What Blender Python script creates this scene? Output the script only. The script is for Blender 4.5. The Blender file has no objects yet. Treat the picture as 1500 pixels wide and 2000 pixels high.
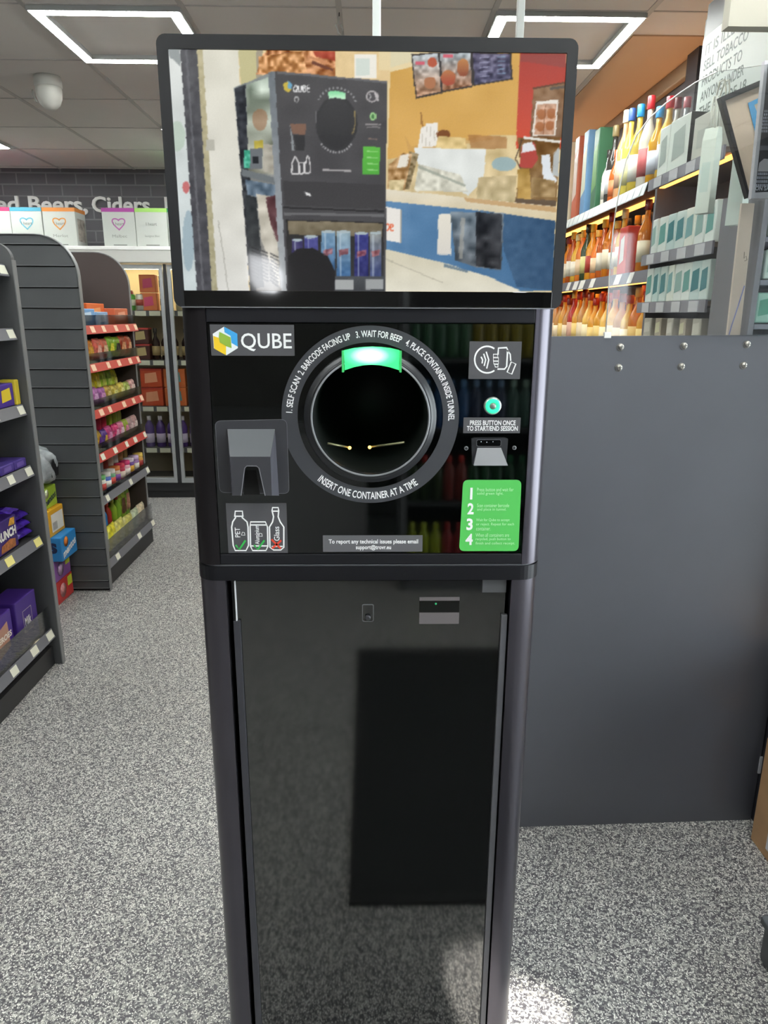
import bpy, bmesh, math, random
import numpy as np
from mathutils import Vector, Matrix
random.seed(7)
S = bpy.context.scene
COL = S.collection
# ---------------------------------------------------------------- camera
F, EYE = 1400.0, 1.45
PITCH, YAW, ROLL = math.atan(385/1400.0), math.radians(1.12), 0.0045
R3 = Matrix.Rotation(-YAW, 3, 'Z') @ Matrix.Rotation(math.pi/2-PITCH, 3, 'X') @ Matrix.Rotation(ROLL, 3, 'Z')
cd = bpy.data.cameras.new('camera'); cam = bpy.data.objects.new('camera', cd); COL.objects.link(cam)
cam.matrix_world = Matrix.Translation((0, 0, EYE)) @ R3.to_4x4()
cd.sensor_fit = 'VERTICAL'; cd.sensor_height = 24.0; cd.sensor_width = 18.0; cd.lens = 24.0*F/2000.0
cd.clip_start = 0.02
S.camera = cam
# ---------------------------------------------------------------- view
S.view_settings.view_transform = 'Standard'; S.view_settings.look = 'None'
S.view_settings.gamma = 1.0; S.view_settings.use_curve_mapping = False
S.view_settings.exposure = 0.0
# ---------------------------------------------------------------- world, sun, daylight
PANEL_EMIT = 68.0
SKY = 12.0
SUN_TO = Vector((-0.25, -1.0, 0.42))
w = bpy.data.worlds.new('daylight'); S.world = w; w.use_nodes = True
bg = w.node_tree.nodes['Background']; bg.inputs[0].default_value = (0.95, 0.97, 1.0, 1); bg.inputs[1].default_value = SKY
sd = bpy.data.lights.new('sun', 'SUN'); sd.energy = 34.0; sd.angle = 0.006; sd.color = (1.0, 0.95, 0.86)
sun = bpy.data.objects.new('sun', sd); COL.objects.link(sun)
sun.rotation_euler = SUN_TO.to_track_quat('Z', 'Y').to_euler()

def ray(x, y):
    return R3 @ Vector(((x-750)/F, -(y-1000)/F, -1.0))
def pt(x, y, X=None, Y=None, Z=None):
    d = ray(x, y)
    t = X/d.x if X is not None else Y/d.y if Y is not None else (Z-EYE)/d.z
    return Vector((d.x*t, d.y*t, EYE+d.z*t))
# ---------------------------------------------------------------- materials
def lin(h):
    if isinstance(h, str):
        h = h.lstrip('#'); c = [int(h[i:i+2], 16)/255 for i in (0, 2, 4)]
    else: c = [v/255 for v in h]
    return [v/12.92 if v <= .04045 else ((v+.055)/1.055)**2.4 for v in c]
MC = {}
def M(col, rough=.5, metal=0.0, ior=1.5, emit=0.0, alpha=1.0, noise=0.0, nscale=60, coat=0.0, trans=0.0):
    key = (str(col), rough, metal, ior, emit, alpha, noise, nscale, coat, trans)
    if key in MC: return MC[key]
    m = bpy.data.materials.new('mat_%d' % len(MC)); m.use_nodes = True
    nt = m.node_tree; b = nt.nodes['Principled BSDF']
    c = lin(col)
    b.inputs['Base Color'].default_value = (*c, 1); b.inputs['Roughness'].default_value = rough
    b.inputs['Metallic'].default_value = metal; b.inputs['IOR'].default_value = ior
    b.inputs['Coat Weight'].default_value = coat
    b.inputs['Transmission Weight'].default_value = trans
    b.inputs['Alpha'].default_value = alpha
    if emit:
        b.inputs['Emission Color'].default_value = (*c, 1); b.inputs['Emission Strength'].default_value = emit
    if noise:
        tc = nt.nodes.new('ShaderNodeTexCoord'); n = nt.nodes.new('ShaderNodeTexNoise'); n.inputs['Scale'].default_value = nscale
        n.inputs['Detail'].default_value = 4
        r = nt.nodes.new('ShaderNodeValToRGB')
        r.color_ramp.elements[0].position = .35; r.color_ramp.elements[1].position = .65
        r.color_ramp.elements[0].color = (*[v*(1-noise) for v in c], 1); r.color_ramp.elements[1].color = (*[min(1, v*(1+noise)) for v in c], 1)
        nt.links.new(tc.outputs['Object'], n.inputs['Vector']); nt.links.new(n.outputs['Fac'], r.inputs[0]); nt.links.new(r.outputs[0], b.inputs['Base Color'])
    MC[key] = m; return m
def glass_sheet(tint=(.93, .97, .96), refl=1.0, ior=1.5):
    key = ('gs', tint, refl, ior)
    if key in MC: return MC[key]
    m = bpy.data.materials.new('clear_sheet'); m.use_nodes = True; nt = m.node_tree
    for n in list(nt.nodes): nt.nodes.remove(n)
    o = nt.nodes.new('ShaderNodeOutputMaterial'); mx = nt.nodes.new('ShaderNodeMixShader')
    t = nt.nodes.new('ShaderNodeBsdfTransparent'); t.inputs[0].default_value = (*tint, 1)
    g = nt.nodes.new('ShaderNodeBsdfGlossy'); g.inputs['Roughness'].default_value = .02
    f = nt.nodes.new('ShaderNodeFresnel'); f.inputs[0].default_value = ior
    mu = nt.nodes.new('ShaderNodeMath'); mu.operation = 'MULTIPLY'; mu.inputs[1].default_value = refl
    nt.links.new(f.outputs[0], mu.inputs[0]); nt.links.new(mu.outputs[0], mx.inputs[0])
    nt.links.new(t.outputs[0], mx.inputs[1]); nt.links.new(g.outputs[0], mx.inputs[2]); nt.links.new(mx.outputs[0], o.inputs[0])
    MC[key] = m; return m
# ---------------------------------------------------------------- mesh tools
class G:
    def __init__(s): s.v = []; s.f = []; s.sm = []
    def add(s, vs, fs, smooth=False):
        o = len(s.v); s.v += [tuple(p) for p in vs]; s.f += [tuple(i+o for i in f) for f in fs]; s.sm += [smooth]*len(fs); return s
    def box(s, x0, x1, y0, y1, z0, z1, bev=0.0):
        if bev <= 0:
            v = [(x, y, z) for z in (z0, z1) for y in (y0, y1) for x in (x0, x1)]
            return s.add(v, [(0, 2, 3, 1), (4, 5, 7, 6), (0, 1, 5, 4), (2, 6, 7, 3), (0, 4, 6, 2), (1, 3, 7, 5)])
        bm = bmesh.new(); bmesh.ops.create_cube(bm, size=1)
        for v in bm.verts:
            v.co = Vector((x0+(v.co.x+.5)*(x1-x0), y0+(v.co.y+.5)*(y1-y0), z0+(v.co.z+.5)*(z1-z0)))
        bmesh.ops.bevel(bm, geom=list(bm.edges), offset=min(bev, abs(x1-x0)*.45, abs(y1-y0)*.45, abs(z1-z0)*.45), segments=2, affect='EDGES', profile=.5)
        bm.verts.index_update()
        s.add([v.co.copy() for v in bm.verts], [[v.index for v in f.verts] for f in bm.faces]); bm.free(); return s
    def prism(s, poly, a0, a1, axis='z', smooth=False):
        n = len(poly)
        def mk(p, a):
            return (p[0], p[1], a) if axis == 'z' else (p[0], a, p[1]) if axis == 'y' else (a, p[0], p[1])
        v = [mk(p, a0) for p in poly]+[mk(p, a1) for p in poly]
        s.add(v, [tuple(range(n))[::-1], tuple(range(n, 2*n))])
        s.f += [(i+len(s.v)-2*n, (i+1) % n+len(s.v)-2*n, (i+1) % n+len(s.v)-n, i+len(s.v)-n) for i in range(n)]; s.sm += [smooth]*n
        return s
    def lathe(s, prof, n=20, cx=0, cy=0, axis='z', a0=0.0, a1=2*math.pi, cap=True):
        full = abs(a1-a0-2*math.pi) < 1e-6; m = n if full else n+1
        v = []
        for r, z in prof:
            for i in range(m):
                a = a0+(a1-a0)*i/n
                if axis == 'z': v.append((cx+r*math.cos(a), cy+r*math.sin(a), z))
                else: v.append((cx+r*math.cos(a), z, cy+r*math.sin(a)))
        f = []
        for j in range(len(prof)-1):
            for i in range(n):
                k = (i+1) % m
                f.append((j*m+i, j*m+k, (j+1)*m+k, (j+1)*m+i))
        s.add(v, f, True)
        if full and cap:
            o = len(s.v)-len(v)
            if prof[0][0] > 1e-6: s.f.append(tuple(o+i for i in range(m))[::-1]); s.sm.append(False)
            if prof[-1][0] > 1e-6: s.f.append(tuple(o+(len(prof)-1)*m+i for i in range(m))); s.sm.append(False)
        return s
    def tube(s, path, r, n=8):
        P = [Vector(p) for p in path]; v = []
        for i, p in enumerate(P):
            t = (P[min(i+1, len(P)-1)]-P[max(i-1, 0)]).normalized()
            u = t.cross(Vector((0, 0, 1)));
            if u.length < .05: u = t.cross(Vector((0, 1, 0)))
            u.normalize(); q = t.cross(u)
            for k in range(n):
                a = 2*math.pi*k/n; v.append(p+(u*math.cos(a)+q*math.sin(a))*r)
        f = [(j*n+k, j*n+(k+1) % n, (j+1)*n+(k+1) % n, (j+1)*n+k) for j in range(len(P)-1) for k in range(n)]
        f += [tuple(range(n))[::-1], tuple(range((len(P)-1)*n, len(P)*n))]
        return s.add(v, f, True)
    def map(s, fn): s.v = [tuple(fn(*p)) for p in s.v]; return s
    def mesh(s, name):
        me = bpy.data.meshes.new(name); me.from_pydata(s.v, [], s.f)
        me.polygons.foreach_set('use_smooth', s.sm); me.update()
        bm = bmesh.new(); bm.from_mesh(me); bmesh.ops.recalc_face_normals(bm, faces=bm.faces); bm.to_mesh(me); bm.free()
        return me
def put(name, g, mat, parent=None, loc=None):
    """link a G (world coordinates, shifted to the parent's place) or a ready mesh as one object"""
    if isinstance(g, G):
        off = Vector(parent_world(parent)) if parent else Vector(loc or (0, 0, 0))
        if off.length > 0: g.v = [(p[0]-off.x, p[1]-off.y, p[2]-off.z) for p in g.v]
        me = g.mesh(name)
    else: me = g
    if not me.materials: me.materials.append(mat)
    o = bpy.data.objects.new(name, me); COL.objects.link(o)
    if parent: o.parent = parent
    elif loc is not None: o.location = loc
    return o
def parent_world(p):
    v = Vector((0, 0, 0))
    while p is not None: v = v+Vector(p.location); p = p.parent
    return v
def tag(o, label, cat, group=None, kind=None):
    o['label'] = label; o['category'] = cat
    if group: o['group'] = group
    if kind: o['kind'] = kind
    return o
def thing(name, label, cat, loc, group=None):
    o = bpy.data.objects.new(name, None); COL.objects.link(o); o.location = loc
    o.empty_display_size = .05
    return tag(o, label, cat, group)
def struct(name, g, mat):
    o = put(name, g, mat); o['kind'] = 'structure'; return o
def fill2d(loops, d=0.001):
    cu = bpy.data.curves.new('c', 'CURVE'); cu.dimensions = '2D'; cu.fill_mode = 'BOTH'; cu.extrude = d/2
    for lp in loops:
        sp = cu.splines.new('POLY'); sp.points.add(len(lp)-1)
        for q, p in zip(sp.points, lp): q.co = (p[0], p[1], 0, 1)
        sp.use_cyclic_u = True
    ob = bpy.data.objects.new('c', cu); me = bpy.data.meshes.new_from_object(ob)
    g = G().add([v.co.copy() for v in me.vertices], [list(p.vertices) for p in me.polygons])
    bpy.data.objects.remove(ob); bpy.data.curves.remove(cu); bpy.data.meshes.remove(me); return g
def txt(s, bold=0.012, ext=0.0006, spacing=1.0):
    cu = bpy.data.curves.new('t', 'FONT'); cu.body = s; cu.size = 1; cu.offset = bold; cu.space_character = spacing; cu.resolution_u = 3
    ob = bpy.data.objects.new('t', cu); COL.objects.link(ob); bpy.context.view_layer.update()
    me = bpy.data.meshes.new_from_object(ob.evaluated_get(bpy.context.evaluated_depsgraph_get()))
    g = G().add([v.co.copy() for v in me.vertices], [list(p.vertices) for p in me.polygons])
    bpy.data.objects.remove(ob); bpy.data.curves.remove(cu); bpy.data.meshes.remove(me); return g
def bounds(g):
    a = np.array(g.v); return a.min(0), a.max(0)
def fit(g, u0, u1, v0, v1, keep=False):
    lo, hi = bounds(g); sx = (u1-u0)/max(hi[0]-lo[0], 1e-6); sy = (v1-v0)/max(hi[1]-lo[1], 1e-6)
    g.v = [(u0+(p[0]-lo[0])*sx, v0+(p[1]-lo[1])*sy, p[2]) for p in g.v]; return g
def onY(g, Y, t=1.0):            # (u, v, d) -> plane facing the aisle
    return g.map(lambda u, v, d: (u, Y-d*t, v))
def onX(g, X, sign=-1):          # (u=Y, v=Z, d)
    return g.map(lambda u, v, d: (X+sign*d, u, v))
def solid(g, d):                 # give flat text a thickness along its third axis
    n = len(g.v); vs = [(p[0], p[1], 0) for p in g.v]+[(p[0], p[1], d) for p in g.v]
    from collections import Counter
    ed = Counter()
    for f in g.f:
        for i in range(len(f)): ed[frozenset((f[i], f[(i+1) % len(f)]))] += 1
    fs = [tuple(f)[::-1] for f in g.f]+[tuple(i+n for i in f) for f in g.f]
    for f in g.f:
        for i in range(len(f)):
            a, b = f[i], f[(i+1) % len(f)]
            if ed[frozenset((a, b))] == 1: fs.append((a, b, b+n, a+n))
    h = G(); h.add(vs, fs); return h
def rrect(x0, x1, z0, z1, r, n=5):
    P = []
    for cx, cz, a in ((x1-r, z1-r, 0), (x0+r, z1-r, 90), (x0+r, z0+r, 180), (x1-r, z0+r, 270)):
        for i in range(n+1):
            t = math.radians(a+90*i/n); P.append((cx+r*math.cos(t), cz+r*math.sin(t)))
    return P
def circ(cx, cz, r, n=64, a0=0, a1=360): return [(cx+r*math.cos(math.radians(a0+(a1-a0)*i/n)), cz+r*math.sin(math.radians(a0+(a1-a0)*i/n))) for i in range(n)]
def stroke(pts, wd, closed=False):
    """flat ribbon along 2D points as a G in (u,v,0)"""
    P = [Vector(p) for p in pts]; n = len(P); L = []; Rr = []
    for i in range(n):
        a = P[(i-1) % n] if (closed or i > 0) else P[i]; b = P[(i+1) % n] if (closed or i < n-1) else P[i]
        t = (b-a); t = t.normalized() if t.length > 1e-9 else Vector((1, 0)); nn = Vector((-t.y, t.x))*wd/2
        L.append(P[i]+nn); Rr.append(P[i]-nn)
    g = G(); k = n if closed else n-1
    vs = [(p.x, p.y, 0) for p in L]+[(p.x, p.y, 0) for p in Rr]
    g.add(vs, [(i, (i+1) % n, n+(i+1) % n, n+i) for i in range(k)]); return g

DARK = M('37373a', .55, noise=.06, nscale=8)
# ================================================================ SETTING
def floor_mat():
    m = bpy.data.materials.new('floor_speckle'); m.use_nodes = True; nt = m.node_tree; b = nt.nodes['Principled BSDF']
    tc = nt.nodes.new('ShaderNodeTexCoord')
    def vor(sc, feat='F1'):
        v = nt.nodes.new('ShaderNodeTexVoronoi'); v.inputs['Scale'].default_value = sc; v.feature = feat
        nt.links.new(tc.outputs['Object'], v.inputs['Vector']); return v
    def ramp(p0, c0, p1, c1):
        r = nt.nodes.new('ShaderNodeValToRGB'); r.color_ramp.elements[0].position = p0; r.color_ramp.elements[1].position = p1
        r.color_ramp.elements[0].color = (*lin(c0), 1); r.color_ramp.elements[1].color = (*lin(c1), 1); return r
    v1 = vor(210); sp = nt.nodes.new('ShaderNodeSeparateColor'); nt.links.new(v1.outputs['Color'], sp.inputs[0])
    r1 = ramp(0.0, '3f3d42', 1.0, 'b2b0aa')
    e = r1.color_ramp.elements.new(.45); e.color = (*lin('57565a'), 1); e = r1.color_ramp.elements.new(.72); e.color = (*lin('8a8986'), 1)
    nt.links.new(sp.outputs[0], r1.inputs[0])
    v2 = vor(420); sp2 = nt.nodes.new('ShaderNodeSeparateColor'); nt.links.new(v2.outputs['Color'], sp2.inputs[0])
    th = nt.nodes.new('ShaderNodeMath'); th.operation = 'GREATER_THAN'; th.inputs[1].default_value = .84; nt.links.new(sp2.outputs[1], th.inputs[0])
    mx = nt.nodes.new('ShaderNodeMixRGB'); mx.inputs[2].default_value = (*lin('dfded8'), 1)
    nt.links.new(th.outputs[0], mx.inputs[0]); nt.links.new(r1.outputs[0], mx.inputs[1]); nt.links.new(mx.outputs[0], b.inputs['Base Color'])
    b.inputs['Roughness'].default_value = .42
    bp = nt.nodes.new('ShaderNodeBump'); bp.inputs['Strength'].default_value = .15; bp.inputs['Distance'].default_value = .001
    nt.links.new(v1.outputs['Distance'], bp.inputs['Height']); nt.links.new(bp.outputs[0], b.inputs['Normal'])
    return m
CEIL = 2.585
XL, XR, YF, YB = -4.4, 1.476, -3.0, 6.4
struct('floor', G().box(XL-.1, 2.7, YF-.1, YB+.1, -.1, 0), floor_mat())
# ceiling tiles and their grid
GX = [-1.32+.6*k for k in range(-5, 8)]; GY = [3.16+.63*k for k in range(-10, 6)]
struct('ceiling', G().box(XL-.1, 2.7, YF-.1, YB+.1, CEIL, CEIL+.1), M('e6e0da', .9, noise=.02, nscale=2.5))
g = G()
for x in GX:
    if x < 2.6: g.box(x-.011, x+.011, YF, YB, CEIL-.004, CEIL)
for i, y in enumerate(GY): g.box(XL, 2.6, y-.004, y+.004, CEIL-.003, CEIL)
struct('trim_1', g, M('c4bfba', .6))
g = G()
for y in GY: g.box(XL, 2.6, y+.004, y+.008, CEIL-.0015, CEIL)
struct('trim_2', g, M('6a6764', .8))
def brick_mat():
    m = bpy.data.materials.new('painted_blockwork'); m.use_nodes = True; nt = m.node_tree; b = nt.nodes['Principled BSDF']
    tc = nt.nodes.new('ShaderNodeTexCoord'); mp = nt.nodes.new('ShaderNodeMapping'); mp.inputs['Rotation'].default_value = (math.pi/2, 0, 0)
    br = nt.nodes.new('ShaderNodeTexBrick'); br.inputs['Scale'].default_value = 1
    br.inputs['Brick Width'].default_value = .24; br.inputs['Row Height'].default_value = .088; br.inputs['Mortar Size'].default_value = .006
    br.inputs['Color1'].default_value = (*lin('504f54'), 1); br.inputs['Color2'].default_value = (*lin('5a595e'), 1); br.inputs['Mortar'].default_value = (*lin('706e73'), 1)
    nt.links.new(tc.outputs['Object'], mp.inputs[0]); nt.links.new(mp.outputs[0], br.inputs['Vector']); nt.links.new(br.outputs[0], b.inputs['Base Color'])
    b.inputs['Roughness'].default_value = .6
    bp = nt.nodes.new('ShaderNodeBump'); bp.inputs['Strength'].default_value = .5; bp.inputs['Distance'].default_value = .004; bp.invert = True
    nt.links.new(br.outputs['Fac'], bp.inputs['Height']); nt.links.new(bp.outputs[0], b.inputs['Normal'])
    return m
struct('wall_back', G().box(XL-.1, 2.7, YB, YB+.1, 0, CEIL), brick_mat())
GW = M('5c5a5b', .7, noise=.05, nscale=3)
struct('wall_left', G().box(XL-.1, XL, YF, YB, 0, CEIL), GW)
struct('wall_right', G().box(XR, XR+.1, 1.95, YB, 0, CEIL).box(XR+.1, 2.7, 1.95, 2.05, 0, CEIL), GW)
# shop-front half of the room, behind the photographer: side window and a window wall with one added gap that shapes the sun patch
WY0, WY1, WZ0, WZ1 = -1.6, 1.5, .25, 2.2
struct('wall_side', G().box(2.6, 2.7, YF, WY0, 0, CEIL).box(2.6, 2.7, WY1, 1.95, 0, CEIL).box(2.6, 2.7, WY0, WY1, 0, WZ0).box(2.6, 2.7, WY0, WY1, WZ1, CEIL), M('8a8886', .8))
struct('window_1', G().box(2.645, 2.652, WY0, WY1, WZ0, WZ1), glass_sheet())
g = G()
for y in (WY0+.02, -.05, WY1-.02): g.box(2.62, 2.68, y-.025, y+.025, WZ0, WZ1)
struct('trim_3', g, M('3a3c40', .4))
patch = [(.165, 1.0), (.17, .86), (.20, .815), (.29, .79), (.36, .86), (.40, .98), (.428, 1.12), (.430, 1.30), (.405, 1.335), (.395, 1.345), (.345, 1.365), (.26, 1.40)]
hole = []
for x, y in patch:
    t = (YF-y)/SUN_TO.y; hole.append((x+SUN_TO.x*t, SUN_TO.z*t))
# large left window in the front wall plus the added gap cut to the sun patch outline
g = fill2d([[(XL, 0), (2.7, 0), (2.7, CEIL), (XL, CEIL)], hole, [(.95, .3), (2.3, .3), (2.3, 2.15), (.95, 2.15)]], .1)
g.map(lambda u, v, d: (u, YF-.05+d, v)); struct('wall_front', g, M('7d7b78', .8))
struct('window_2', G().box(.95, 2.3, YF-.055, YF-.05, .3, 2.15), M('c8d6e2', .3, emit=0.0, alpha=.55))
# ceiling strip with warm shelf glow painted in tan, wall trim, pilaster
struct('glow_tint_panel', G().box(1.10, XR, 3.40, YB, CEIL-.006, CEIL-.0005), M('ceac8c', .7))
struct('trim_5', G().box(XR-.035, XR, 3.62, YB, CEIL-.075, CEIL-.006, .006), M('9c8468', .5))
struct('trim_6', G().box(1.425, XR, 3.50, 3.62, 0, CEIL-.006), M('2f3136', .4))

# ceiling light frames
LEDM = M('fbfffb', .4, emit=PANEL_EMIT)
for i, (x0, y0) in enumerate([(x, y) for y in (3.16, 4.98, 1.34, -.48) for x in (-1.32, .48, -3.12)]):
    names = {(-1.32, 3.16): 'square LED ceiling light ring at the upper left of the kiosk', (.48, 3.16): 'square LED ceiling light ring at the upper right of the kiosk',
             (-1.32, 4.98): 'farther LED ceiling light ring peeking out left of the screen', (-3.12, 4.98): 'LED ceiling light ring at the far left edge above the beer sign'}
    L = thing('ceiling_light', names.get((x0, y0), 'square LED ceiling light ring out of the photo'), 'ceiling light', (x0+.3, y0+.3, CEIL), 'square ceiling light rings' if (x0, y0) in names else 'ceiling light rings out of the photo')
    a, b_, c, d = x0+.012, x0+.588, y0+.012, y0+.60; wd = .042
    g = G(); z0, z1 = CEIL-.022, CEIL-.008
    g.box(a, b_, c, c+wd, z0, z1, .003).box(a, b_, d-wd, d, z0, z1, .003).box(a, a+wd, c+wd, d-wd, z0, z1, .003).box(b_-wd, b_, c+wd, d-wd, z0, z1, .003)
    put('diffuser', g, LEDM, L)
    g = G(); zs = z0+.0022
    g.box(a+wd, a+wd+.004, c+wd, d-wd, zs, CEIL).box(b_-wd-.004, b_-wd, c+wd, d-wd, zs, CEIL).box(a+wd, b_-wd, c+wd, c+wd+.004, zs, CEIL).box(a+wd, b_-wd, d-wd-.004, d-wd, zs, CEIL)
    g.box(a-.006, a, c, d, zs, CEIL).box(b_, b_+.006, c, d, zs, CEIL).box(a-.006, b_+.006, c-.006, c, zs, CEIL).box(a-.006, b_+.006, d, d+.006, zs, CEIL)
    put('frame', g, M('a9aaa8', .5), L)

# ================================================================ RECYCLING KIOSK
KY = 1.08
def k2(x, y, Y=KY): p = pt(x, y, Y=Y); return (p.x, p.z)
def kpoly(P, Y=KY): return [k2(*p, Y) for p in P]
K = thing('recycling_kiosk', 'black bottle and can deposit kiosk with a round tunnel and picture screen', 'recycling machine', (0, KY+.2, 0))
FRM = M('26262b', .36, metal=.55, noise=.05, nscale=3)
GLS = M('030404', .04, ior=1.62)
DOORG = M('040505', .06, ior=2.0)
KX0, KX1 = -.278, .273
HZ0, HZ1 = 1.066, 1.462
# cabinet: shell, posts, door
def footprint(x0, x1, y0, y1, r, n=8):
    P = []
    for cx, cy, a in ((x0+r, y0+r, 180), (x1-r, y0+r, 270)):
        for i in range(n+1):
            t = math.radians(a+90*i/n); P.append((cx+r*math.cos(t), cy+r*math.sin(t)))
    return P+[(x1, y1), (x0, y1)]
cab = G().box(KX0+.052, KX1-.052, KY+.016, KY+.42, .06, 1.035)
put('cabinet_body', cab, M('101113', .4), K)
def post(x0, x1, y0, y1, z0, z1, r, left):
    g = G(); P = []
    cx = x0+r if left else x1-r
    a0 = 180 if left else 270
    for i in range(13):
        t = math.radians(a0+90*i/12); P.append((cx+r*math.cos(t), y0+r+r*math.sin(t)))
    P += [(x1, y0), (x1, y1), (x0, y1)] if left else [(x1, y1), (x0, y1), (x0, y0)]
    g.prism(P, z0, z1, 'z', True); return g
PM = M('524f57', .28, metal=.8, noise=.04, nscale=2)
for left in (True, False):
    x0, x1 = (KX0, KX0+.046) if left else (KX1-.046, KX1)
    o = put('corner_post', post(x0, x1, KY, KY+.42, 0.02, 1.04, .034, left), PM, K)
    es = o.modifiers.new('es', 'EDGE_SPLIT'); es.split_angle = math.radians(40)
put('plinth', G().box(KX0+.01, KX1-.01, KY+.012, KY+.41, 0, .06, .004), M('141416', .5), K)
# band between cabinet and head
g = G().prism(footprint(KX0-.001, KX1+.001, KY-.002, KY+.42, .034), 1.040, 1.0635, 'z', False); put('waist_band', g, M('1d1d22', .35, metal=.5), K)
g = G().prism(footprint(KX0+.002, KX1-.002, KY+.001, KY+.42, .034), 1.0635, HZ0, 'z'); put('seam', g, M('6d6e74', .3, metal=.6), K)
# door glass
dx0, dx1 = KX0+.052+.006, KX1-.052-.002
D = put('door', G().box(k2(458, 1200)[0], k2(988, 1200)[0], KY+.009, KY+.015, .05, 1.036, .001), DOORG, K)
def bar(name, mat, x0, x1, z0, z1, ya, yb, parent, bev=.0008):
    return put(name, G().box(x0, x1, ya, yb, z0, z1, bev), mat, parent)
xa = k2(457, 1215)[0]; xb = k2(468, 1215)[0]
bar('edge_strip', M('3c3c42', .4, metal=.3), xa-.002, xb, .02, k2(460, 1215)[1], KY+.003, KY+.010, D)
xa = k2(980, 1203)[0]; xb = k2(992, 1203)[0]
bar('edge_strip', M('5b5b60', .45, metal=.3), xa, xb, .02, k2(985, 1203)[1], KY+.003, KY+.010, D)
a = k2(944, 1131); b_ = k2(990, 1161)
o = bar('sticker', M('4a4a4d', .5), a[0], b_[0], b_[1], a[1], KY+.0075, KY+.0092, D); o['label'] = 'plain grey sticker'
o = bar('light_edge', M('b9b9bd', .4), KX0+.0585, KX0+.0605, k2(445, 1225)[1], 1.036, KY+.004, KY+.010, D)
# door lock: small keyhole plate
lc = kpoly([(707, 1184), (730, 1184), (730, 1218), (707, 1218)])
lk = fill2d([rrect(lc[0][0], lc[1][0], lc[2][1], lc[0][1], .003), rrect(lc[0][0]+.0012, lc[1][0]-.0012, lc[2][1]+.0012, lc[0][1]-.0012, .002)], .0016)
put('lock_plate', onY(lk, KY+.0082), M('77777c', .35, metal=.6), D)
g = G().lathe([(.0001, KY+.0085), (.0045, KY+.0085), (.0045, KY+.004), (.003, KY+.003)], 16, (lc[0][0]+lc[1][0])/2, lc[2][1]+.008, 'y'); put('lock_barrel', g, M('55555a', .3, metal=.8), D)
# plate whose pale colour paints a reflection on the dark glass
a = k2(820, 1170); b_ = k2(897, 1222)
g = G().box(a[0], b_[0], KY+.0068, KY+.0095, a[1]-.006, a[1], .0004).box(a[0], b_[0], KY+.0068, KY+.0095, b_[1], b_[1]+.020, .0004)
o = put('reflection_plate', g, M('6e686a', .3, metal=.2), D)
g = G().box(a[0], b_[0], KY+.0080, KY+.0095, b_[1]+.020, a[1]-.006); o = put('reflection_band', g, M('0b0c0c', .2), D)
g = G().lathe([(.0001, KY+.0068), (.0016, KY+.0070), (.0018, KY+.0082)], 10, *k2(852, 1183), 'y'); put('pilot_lamp', g, M('1f8c55', .3, emit=.5), D)
# head shell
outer = footprint(KX0, KX1, KY, KY+.42, .030, 10)
inner = [(x*.985, y+(.022 if y < KY+.1 else -.01)) for x, y in footprint(KX0+.002, KX1-.002, KY, KY+.42, .026, 10)]
g = fill2d([outer, inner], HZ1-HZ0-.012); g.map(lambda x, y, z: (x, y, (HZ0+HZ1)/2+z))
# keep only side and rear walls: the front is made of posts, rails and the glass panel
px0 = k2(404, 640)[0]; px1 = k2(1044, 640)[0]
hz_t = k2(720, 632)[1]; hz_b = k2(720, 1081)[1]
for left in (True, False):
    x0, x1 = (KX0, px0-.001) if left else (px1+.001, KX1)
    o = put('head_post', post(x0, x1, KY, KY+.42, HZ0, HZ1-.003, .030, left), PM if not left else M('2a272a', .38, metal=.7, noise=.04, nscale=2), K)  # left post's shade is put into a darker metal colour
    es = o.modifiers.new('es', 'EDGE_SPLIT'); es.split_angle = math.radians(40)
put('head_rail', G().box(px0-.001, px1+.001, KY+.0005, KY+.025, hz_t+.001, HZ1-.003, .0015), FRM, K)
put('head_rail', G().box(px0-.001, px1+.001, KY+.0005, KY+.025, HZ0, hz_b-.001, .0015), FRM, K)
put('head_shell', G().box(KX0+.02, KX1-.02, KY+.40, KY+.42, HZ0, HZ1-.003).box(KX0+.02, KX1-.02, KY+.02, KY+.42, HZ1-.01, HZ1-.003).box(KX0+.02, KX1-.02, KY+.02, KY+.42, HZ0, HZ0+.01), FRM, K)
# front panel with round opening
cx, cz = k2(723.5, 815); RH = .0865
FP = KY+.0045
panel = fill2d([[(px0, hz_b), (px1, hz_b), (px1, hz_t), (px0, hz_t)], circ(cx, cz, RH+.003, 96)], .003)
put('front_panel', onY(panel, FP), GLS, K)
PF = FP-.0016
# printed ring
RO, RI = 172.5/1288, 141.5/1288
ringm = M('3a3b40', .45)
rg = put('instruction_ring', onY(fill2d([circ(cx, cz, RO, 120), circ(cx, cz, RI, 120)], .0008), PF-.0006), ringm, K)
def arc_text(s, a0, a1, Rm, h, top=True):
    g = txt(s, .016); lo, hi = bounds(g); L = hi[0]-lo[0]
    g.v = [((p[0]-lo[0])/L, (p[1]-0)/.70*h, 0) for p in g.v]
    vs = []
    for u, v, _ in g.v:
        a = math.radians(a0+(a1-a0)*u)
        r = (Rm-h/2+v) if top else (Rm+h/2-v)
        vs.append((cx+r*math.cos(a), cz+r*math.sin(a), 0))
    g.v = vs; return g
WHT = M('e9e9ea', .5)
g = G(); gb_ = G()
for s, a0, a1, top in (('1. SELF SCAN', 177, 151, True), ('2. BARCODE FACING UP', 148.5, 104, True), ('3. WAIT FOR BEEP', 100, 68, True), ('4. PLACE CONTAINER INSIDE TUNNEL', 64.5, -2.5, True), ('INSERT ONE CONTAINER AT A TIME', 230, 305.5, False)):
    t = arc_text(s, a0, a1, (RO+RI)/2*(1.005 if top else 1.0), .0092 if top else .0112, top); (g if top else gb_).add(t.v, t.f)
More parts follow.
